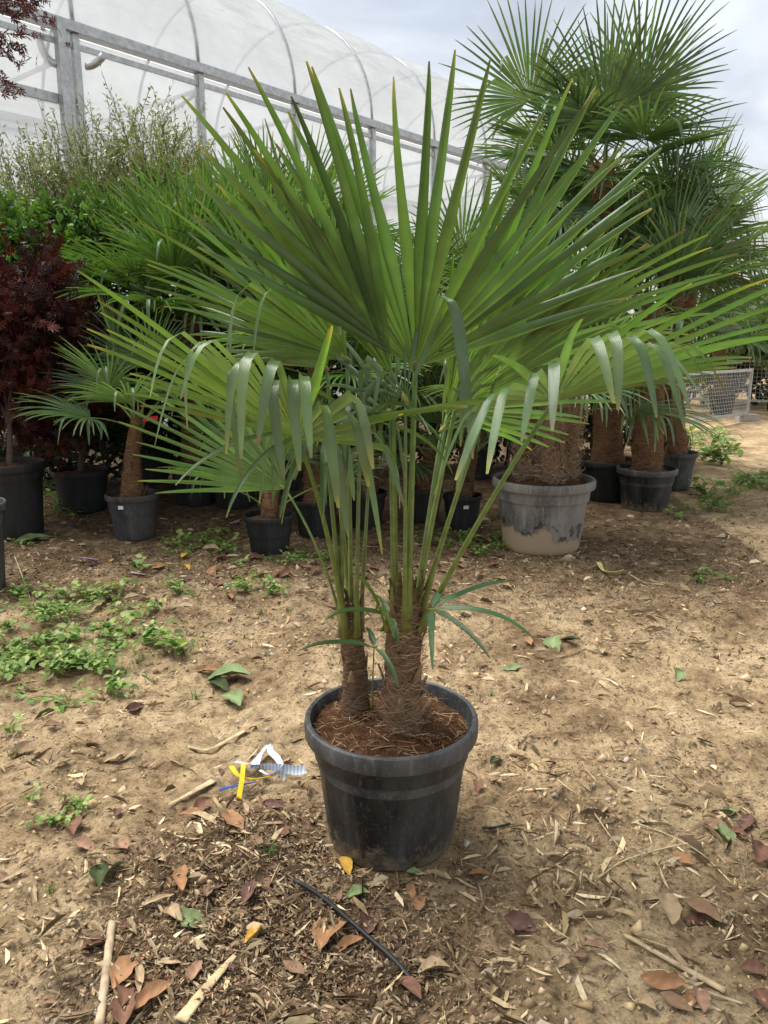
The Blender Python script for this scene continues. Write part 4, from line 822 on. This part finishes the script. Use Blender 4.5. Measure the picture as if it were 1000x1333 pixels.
leaves = [(240,1160,40,'orange'),(307,1082,44,'orange'),(250,1070,28,'orange'),(265,1055,30,'red'),(125,1243,30,'red'),(170,1275,52,'orange'),(155,1300,48,'red'),(200,1310,46,'orange'),(165,1324,44,'red'),(185,1290,40,'pink'),(335,1118,28,'brown'),(450,1133,34,'yellow'),(467,1173,30,'green'),(480,1198,38,'purple'),(435,1223,54,'orange'),(455,1232,38,'orange'),(350,1173,32,'red'),(325,1185,32,'purple'),(330,1228,30,'yellow'),(355,1055,28,'purple'),(95,1085,38,'red'),(272,1180,26,'brown'),(132,1156,48,'dark'),(148,1150,34,'green'),(382,1268,36,'brown'),(437,1180,28,'brown'),(367,1095,26,'red'),(230,1203,32,'tan'),(352,1125,40,'tanlong'),(215,1265,40,'tanlong'),(182,1283,46,'tanlong'),(205,1190,40,'tanlong'),(250,1210,44,'green'),(320,1065,30,'tanlong'),(370,1090,36,'tanlong'),
 (945,1055,28,'green'),(946,1092,38,'green'),(625,1142,26,'orange'),(677,1213,38,'purple'),(772,1243,28,'pink'),(862,1283,46,'orange'),(912,1310,32,'pink'),(880,1315,40,'brown'),(895,1308,32,'orange'),(915,1182,44,'brown'),(890,1113,32,'orange'),(990,1120,40,'red'),(870,1160,26,'brown'),(872,1184,42,'tan'),(995,1300,32,'red'),(980,1255,34,'red'),(530,1290,40,'red'),(550,1178,28,'orange'),(537,1163,24,'orange'),(540,1140,20,'green'),(565,1263,36,'tan'),(550,1250,28,'tan'),(620,1025,24,'red'),(930,1075,36,'pink'),(970,1070,34,'purple'),(960,1090,26,'red'),(905,1185,34,'red'),(720,1110,22,'tan'),(840,1312,24,'tan'),(730,1262,22,'tan'),
 (270,876,28,'orange'),(175,917,26,'purple'),(300,782,22,'orange'),(210,745,26,'orange'),(150,730,20,'yellow'),(240,732,14,'yellow'),(242,745,14,'yellow'),(130,790,48,'tanlong'),(185,752,26,'tanlong'),(297,888,56,'green'),(285,896,40,'dark'),(300,915,36,'green'),(315,738,22,'green'),(172,742,24,'green'),(45,705,46,'green'),(650,760,20,'orange'),(887,875,24,'green'),(665,868,26,'green'),(690,837,22,'orange'),(725,842,34,'green'),(740,836,26,'dark'),(965,910,28,'tan'),(645,985,28,'dark'),(30,980,30,'brown'),(120,975,26,'brown'),(150,985,30,'tan'),(205,990,26,'tanlong'),(85,1000,30,'tanlong'),(20,1150,34,'tanlong'),(45,1175,34,'tanlong'),(110,1110,30,'pink'),(160,1115,28,'pink'),(255,1275,28,'pink')]
r = np.random.default_rng(9)
for i in range(85):       # reddish leaf carpet near the row of pots
    leaves.append((r.uniform(230, 660), r.uniform(705, 775), r.uniform(12, 24), ('red', 'red', 'brown', 'orange', 'purple', 'tan')[r.integers(6)]))
for i in range(50):
    leaves.append((r.uniform(560, 1000), r.uniform(790, 1330), r.uniform(9, 18), ('tan', 'tanlong', 'brown', 'brown', 'brown', 'tanlong', 'tan')[r.integers(7)]))
for i in range(45):
    leaves.append((r.uniform(0, 420), r.uniform(900, 1330), r.uniform(10, 22), ('tan', 'tanlong', 'brown', 'brown', 'purple', 'tanlong', 'tan')[r.integers(7)]))
for px, py, s_, cn in leaves:
    g = gp(px, py); dist = math.hypot(g[1], CAMZ)
    if math.hypot(g[0] - MAINC[0], g[1] - MAINC[1]) < .20: continue
    sz = s_ / 1000 * dist * (1.02 if s_ > 24 else 1.0); z = hz(g[0], g[1]) + .008 + .05 * sz
    where = 'among the pots at the back' if py < 790 else ('in the litter left of the big pot' if (px < 580 and py > 1030) else ('on bare earth at left' if px < 500 else 'on bare earth at right'))
    o = put('fallen_leaf', LM[cn][r.integers(3)], g[0], g[1], z, f'{"small" if s_ < 17 else ("large" if s_ > 33 else "middle sized")} {WORD[cn]} fallen leaf near {near(px, py)}', 'leaf', 'fallen leaves on the earth', sz, r.uniform(0, 6.3), r.normal(.0, .22), r.normal(0, .16))

# ------------------------------------------------------------------ fine litter, crumbs, straws
def scatter_xy(n, lo, hi, fn, r):
    out_ = np.zeros((0, 2))
    while len(out_) < n:
        yy = lo + (hi - lo) * r.random(n * 3) ** 1.4; xx = r.uniform(-1, 1, n * 3) * (.62 * yy + .35)
        keep = r.random(n * 3) < fn(xx, yy); keep &= np.hypot(xx - MAINC[0], yy - MAINC[1]) > .2
        out_ = np.concatenate([out_, np.stack([xx, yy], -1)[keep]])
    return out_[:n]
def litter(n, name, label, fn, Ls, ratio, pal, seed, lo=.85, hi=6.2, m='litter', tilt=.3):
    r = np.random.default_rng(seed); xy = scatter_xy(n, lo, hi, fn, r); z = height(xy[:, 0], xy[:, 1]) + r.uniform(.001, .012, n)
    P = np.stack([xy[:, 0], xy[:, 1], z], -1); az = r.uniform(0, 6.283, n); ti = r.normal(0, tilt, n)
    d = np.stack([np.cos(az) * np.cos(ti), np.sin(az) * np.cos(ti), np.sin(ti)], -1); s0 = np.stack([-np.sin(az), np.cos(az), r.normal(0, tilt, n)], -1); s0 = nrm(s0); nn = np.cross(d, s0)
    L_ = np.minimum(Ls[0] * np.exp(r.normal(0, Ls[1], n)), Ls[0] * 2.1)[:, None]; W = L_ * r.uniform(ratio[0], ratio[1], n)[:, None]; cv = r.normal(.06, .09, n)[:, None] * L_; yb = r.normal(0, .07, n)[:, None] * L_
    V = np.stack([P - d * L_ * .5, P - d * L_ * .18 + s0 * (W * .5 + yb) + nn * cv, P + d * L_ * .22 + s0 * (W * .45 + yb) + nn * cv, P + d * L_ * .5, P + d * L_ * .22 - s0 * (W * .45 - yb) + nn * cv * .6, P - d * L_ * .18 - s0 * (W * .5 - yb) + nn * cv * .6], 1)
    ia = np.arange(n)[:, None] * 6; f = np.concatenate([ia + np.array([0, 5, 4, 3]), ia + np.array([0, 3, 2, 1])]).tolist()
    pal = np.asarray(pal); cols = pal[r.integers(len(pal), size=n)] * r.normal(1, .2, (n, 1)); mb = MB(); mb.add(V, f, np.repeat(np.clip(cols, .01, 1), 6, 0))
    o = mb.build(name, M[m], smooth=False); tag(o, label, 'litter', kind='stuff')
BP_ = [(.33, .24, .14), (.24, .17, .10), (.17, .115, .065), (.27, .21, .14), (.10, .066, .04), (.38, .29, .18), (.19, .105, .06), (.13, .085, .05)]
dens = lambda x, y: np.clip(litter_amount(x, y) ** 1.5 * .9 + .006, 0, 1)
dens2 = lambda x, y: np.clip(.12 + .5 * litter_amount(x, y) + 1.2 * np.clip(fbm(x, y, 1.7, 3), 0, 1), 0, 1)
litter(32000, 'leaf_litter', 'dry brown narrow leaf litter heaped left of the big pot', dens, (.0145, .5), (.12, .32), BP_, 601, hi=5.2)
litter(15000, 'leaf_litter', 'thin scatter of dry leaf bits over the earth', dens2, (.011, .55), (.15, .45), BP_, 602)
litter(7500, 'straw_litter', 'thin dry straw and fibre bits over the earth', dens2, (.045, .6), (.025, .06), [(.48, .37, .22), (.34, .25, .14), (.2, .14, .085), (.56, .45, .29)], 603, tilt=.12)
litter(16000, 'leaf_litter', 'fine dark brown chips trodden into the earth', lambda x, y: np.clip(.25 + 2.6 * fbm(x + 3, y, 2.2, 4), .04, 1), (.0082, .55), (.2, .6), [(.12, .08, .05), (.18, .12, .07), (.08, .055, .036), (.26, .18, .11)], 605, tilt=.15)
litter(3500, 'bark_litter', 'dark bark crumbs strewn between the pots', lambda x, y: np.clip((y - 3.4) / 2, .0, 1), (.02, .5), (.2, .5), [(.05, .034, .022), (.09, .06, .038), (.14, .085, .05)], 604, lo=3, hi=7.5)
r = np.random.default_rng(610); n = 15000; xy = scatter_xy(n, .85, 5.5, lambda x, y: np.clip(.35 + fbm(x, y, 3, 3) * 1.5, .02, 1), r); sz = .0042 * np.exp(r.normal(0, .6, n))[:, None]
P = np.stack([xy[:, 0], xy[:, 1], height(xy[:, 0], xy[:, 1])], -1); oc = np.array([(1, 0, 0), (-1, 0, 0), (0, 1, 0), (0, -1, 0), (0, 0, 1), (0, 0, -1)], float)
V = P[:, None] + (oc[None] * sz[:, None] * r.uniform(.6, 1.4, (n, 6, 1))) + r.normal(0, .25, (n, 6, 3)) * sz[:, None]
ia = np.arange(n)[:, None] * 6; f = np.concatenate([ia + np.array(q_) for q_ in ((0, 2, 4), (2, 1, 4), (1, 3, 4), (3, 0, 4), (2, 0, 5), (1, 2, 5), (3, 1, 5), (0, 3, 5))]).tolist()
pal = np.array([(.46, .34, .19), (.36, .26, .15), (.26, .18, .10), (.5, .38, .24), (.33, .28, .22)]); mb = MB(); mb.add(V, f, np.repeat(pal[r.integers(5, size=n)] * r.normal(1, .15, (n, 1)), 6, 0))
tag(mb.build('soil_crumbs', M['litter'], smooth=True), 'crumbs and small clods of dry earth', 'earth', kind='stuff')
# crumbs, roots and bits on the soil of the front pot
mb = MB(); r = np.random.default_rng(611)
for i in range(420):
    a = r.uniform(0, 6.28); q_ = .215 * math.sqrt(r.random()); c = np.array([MAINC[0] + q_ * math.cos(a), MAINC[1] + q_ * math.sin(a), .385 - .036 + .03 * (1 - q_ / .25)])
    d = np.append(nrm(r.normal(0, 1, 2)), r.normal(0, .2)); L_ = r.uniform(.008, .035); tube(mb, bez(c - d * L_, c + r.normal(0, .006, 3), c + d * L_, 4), r.uniform(.0005, .0016), 3, np.array(((.22, .12, .07), (.12, .06, .03), (.38, .27, .16))[r.integers(3)]), cap=False)
o = link('soil_fibre', mb.mesh('soil_fibre', M['litter'], main_pot.loc), main_pot.o); o['kind'] = 'stuff'

# ------------------------------------------------------------------ sticks, pipe, ties and scraps
def gpath(pts, lift):
    out_ = []
    for px, py in pts:
        g = gp(px, py); out_.append(np.array([g[0], g[1], hz(g[0], g[1]) + lift]))
    return np.array(out_)
def smooth_path(P, n=16):
    P = np.asarray(P, float); t_ = np.linspace(0, len(P) - 1, n)
    for _ in range(1): pass
    Q = np.stack([np.interp(t_, range(len(P)), P[:, a]) for a in range(3)], -1)
    for _ in range(3): Q[1:-1] = (Q[:-2] + 2 * Q[1:-1] + Q[2:]) / 4
    return Q
def stick(name, pts, rad, col, label, cat, lift=.008, m='bark', flat=1.0, group=None, k=8, seed=0):
    P = smooth_path(gpath(pts, lift)); mb = MB(); r = np.random.default_rng(seed + 1); n = len(P)
    tube(mb, P, np.linspace(rad[0], rad[1], n) * r.normal(1, .07, n), k, np.array(col)[None] * r.normal(1, .1, (n, 1)), flat=flat)
    o = mb.build(name, M[m], org=P[0]); tag(o, label, cat, group); return o
stick('wooden_stick', [(147, 1217), (141, 1270), (130, 1345)], (.010, .011), (.40, .31, .21), 'round pale wooden stick at the lower left edge', 'stick', .012)
stick('cane_strip', [(306, 1255), (275, 1290), (236, 1345)], (.007, .017), (.46, .36, .21), 'flat split cane strip at the bottom left', 'stick', .014, flat=.25)
stick('cane_strip', [(220, 1050), (250, 1035), (278, 1018)], (.004, .016), (.44, .34, .21), 'flat cane strip left of the yellow tie', 'stick', .012, flat=.25)
stick('cane_strip', [(245, 972), (270, 973), (320, 956)], (.006, .012), (.42, .33, .2), 'flat cane strip beside a small white scrap', 'stick', .010, flat=.3)
stick('wooden_stick', [(813, 1215), (880, 1255), (944, 1293)], (.006, .009), (.42, .32, .20), 'long split stick at the lower right', 'stick', .010, flat=.6)
stick('wooden_stick', [(880, 1240), (900, 1250), (917, 1258)], (.007, .006), (.20, .13, .08), 'short brown stick above the long split stick', 'stick', .012, flat=.7)
stick('wooden_stick', [(895, 1290), (920, 1300), (970, 1304)], (.004, .003), (.45, .36, .23), 'thin pale stick below the long split stick', 'stick', .008)
stick('straw_stem', [(780, 1133), (810, 1113), (860, 1102), (915, 1094)], (.003, .002), (.52, .42, .24), 'curved straw stem on bare earth at right', 'straw', .008)
stick('straw_stem', [(830, 1070), (875, 1085), (915, 1110), (953, 1150)], (.002, .002), (.50, .40, .24), 'thin long straw crossing the curved straw stem', 'straw', .012)
stick('straw_stem', [(772, 1052), (795, 1085), (815, 1108)], (.002, .0015), (.46, .36, .22), 'thin straight straw above the curved straw stem', 'straw', .008)
stick('straw_stem', [(818, 752), (840, 763), (865, 770)], (.005, .004), (.50, .40, .22), 'pale straw beside the yellow peel', 'straw', .008)
stick('straw_stem', [(700, 860), (740, 853), (780, 835), (806, 828)], (.003, .003), (.26, .18, .11), 'thin brown twig lying on the track', 'twig', .008)
stick('straw_stem', [(20, 730), (30, 755), (40, 785)], (.003, .002), (.48, .40, .24), 'pale straw by the grey pot at the left edge', 'straw', .02)
stick('irrigation_pipe', [(383, 1169), (410, 1178), (450, 1200), (490, 1228), (515, 1255), (545, 1288)], (.006, .006), (.018, .018, .02), 'thin black irrigation pipe lying in front of the big pot', 'pipe', .022, m='stem')
stick('pipe_offcut', [(628, 1077), (645, 1076), (664, 1069)], (.004, .004), (.02, .02, .02), 'short black pipe offcut right of the big pot', 'pipe', .008, m='stem')
M['yellow'] = plain('yellow_plastic', (.72, .52, .03), .4, .4); M['blue'] = plain('blue_plastic', (.02, .08, .36), .4, .4); M['tape'] = plain('grey_plastic_tape', (.58, .62, .70), .35, .5)
M['violet'] = plain('violet_plastic', (.42, .24, .50), .5); M['white'] = plain('white_scrap', (.8, .8, .78), .5); M['peel'] = plain('pale_peel', (.62, .52, .2), .6); M['redtag'] = plain('red_tag', (.5, .02, .02), .5)
def ribbon(name, pts, wid, m, label, cat, lifts, group=None, twist=0, thick=.0015):
    P0 = gpath(pts, 0); P0[:, 2] += np.asarray(lifts); P = smooth_path(P0, 14); T = nrm(np.gradient(P, axis=0)); S = nrm(np.cross(T, Zv)); U = np.cross(S, T); n = len(P)
    a = np.linspace(0, twist, n)[:, None] + .25; S, U = S * np.cos(a) + U * np.sin(a), U * np.cos(a) - S * np.sin(a)
    V = np.stack([P - S * wid / 2 - U * thick, P + S * wid / 2 - U * thick, P + S * wid / 2 + U * thick, P - S * wid / 2 + U * thick], 1); mb = MB()
    mb.add(V, [(i * 4 + j, i * 4 + (j + 1) % 4, (i + 1) * 4 + (j + 1) % 4, (i + 1) * 4 + j) for i in range(n - 1) for j in range(4)] + [(3, 2, 1, 0), tuple((n - 1) * 4 + j for j in range(4))])
    o = mb.build(name, M[m], org=P[0], smooth=False); tag(o, label, cat, group); return o
tp_ = Thing('plastic_tape', gp(355, 1005), 'crumpled pale striped plastic tape left of the big pot', 'tape')
def tape_strip(pts, wid, lifts, twist):
    P0 = gpath(pts, 0); P0[:, 2] += np.asarray(lifts); P = smooth_path(P0, 14); T = nrm(np.gradient(P, axis=0)); S = nrm(np.cross(T, Zv)); U = np.cross(S, T); n = len(P)
    a = np.linspace(0, twist, n)[:, None] + .3; S, U = S * np.cos(a) + U * np.sin(a), U * np.cos(a) - S * np.sin(a)
    V = np.stack([P - S * wid / 2, P + U * .004, P + S * wid / 2], 1); mb = MB(); mb.add(V, [(i * 3 + j, i * 3 + j + 1, (i + 1) * 3 + j + 1, (i + 1) * 3 + j) for i in range(n - 1) for j in range(2)]); tp_.part(mb, 'tape_strip', M['tape'])
m, t, p = mat('banded_tape', rough=.3, spec=.5); wv = t.nodes.new('ShaderNodeTexWave'); wv.inputs['Scale'].default_value = 26; wv.inputs['Distortion'].default_value = 1.0
tc_ = t.nodes.new('ShaderNodeTexCoord'); t.links.new(tc_.outputs['Object'], wv.inputs['Vector'])
t.links.new(ramp(t, wv.outputs['Fac'], [(.45, (.62, .68, .78)), (.55, (.40, .47, .60))]).outputs[0], p.inputs['Base Color']); M['tape'] = m
tape_strip([(308, 1001), (322, 1004), (335, 1010), (348, 1006), (360, 1014), (376, 1010), (385, 1016), (398, 1011)], .030, (.02, .035, .03, .045, .03, .04, .025, .035), 2.2)
tape_strip([(331, 1008), (335, 997), (340, 987), (347, 979), (353, 983)], .036, (.035, .035, .035, .04, .04), .7)
tape_strip([(351, 983), (353, 992), (361, 1000), (368, 1012)], .022, (.045, .04, .045, .035), -1.4)
tape_strip([(340, 1011), (352, 1018), (366, 1016), (372, 1020)], .020, (.03, .025, .035, .02), 1.6)
ribbon('plastic_tie', [(302, 1015), (310, 1025), (330, 1027), (353, 1025)], .018, 'yellow', 'yellow plastic tie lying crosswise left of the big pot', 'tie', (.06, .045, .05, .045), 'plastic ties', .4)
ribbon('plastic_tie', [(318, 1016), (316, 1035), (312, 1058)], .015, 'yellow', 'yellow plastic tie pointing at the camera, crossing the other one', 'tie', (.065, .062, .035), 'plastic ties', .4)
ribbon('plastic_tie', [(287, 1035), (305, 1034), (332, 1028)], .024, 'blue', 'blue plastic tie under the yellow ones', 'tie', (.035, .036, .034), 'plastic ties', .3)
ribbon('plastic_scrap', [(106, 730), (116, 735), (128, 735)], .06, 'violet', 'violet plastic scrap on the earth at left', 'scrap', (.03, .05, .03), None, .6)
ribbon('plastic_scrap', [(425, 708), (432, 713)], .045, 'blue', 'small blue scrap behind the slim palm trunk', 'scrap', (.02, .03), None, .8)
ribbon('peel', [(779, 742), (785, 752), (798, 755), (810, 750)], .035, 'peel', 'pale yellow peel on the track at right', 'peel', (.03, .012, .02, .015), None, .8)
ribbon('plastic_scrap', [(285, 957), (293, 956)], .018, 'white', 'small white scrap at the end of the cane strip', 'scrap', (.015, .02), None, .5)
ribbon('plastic_scrap', [(172, 753), (190, 755)], .02, 'white', 'thin white scrap on the earth among yellow leaves', 'scrap', (.012, .012), None, .2)
ribbon('plastic_scrap', [(300, 683), (312, 681)], .04, 'white', 'crumpled white scrap between the pots in the shade', 'scrap', (.02, .03), None, .6)
def tagstrip(px, py, Y, w_, h_, m, label):
    c = at(px, py, Y); mb = MB(); V = [c + np.array([i * w_ / 2, k * .002 + .012 * (i > 0), j * h_ / 2 + .3 * h_ * (i > 0)]) for k in (0, 1) for (i, j) in ((-1, -1), (1, -1), (1, 1), (-1, 1))]
    mb.add(V, [(0, 1, 2, 3), (7, 6, 5, 4), (0, 4, 5, 1), (1, 5, 6, 2), (2, 6, 7, 3), (3, 7, 4, 0)]); o = mb.build('plant_tag', M[m], org=c, smooth=False); tag(o, label, 'tag', 'red plant tags')
tagstrip(196, 546, PC['label'][1] - .07, .10, .03, 'redtag', 'red plant tag on the young palm in the stickered pot')
tagstrip(690, 542, PC['grey'][1] - .13, .025, .09, 'redtag', 'red plant tag among the shaggy stems in the grey pot')
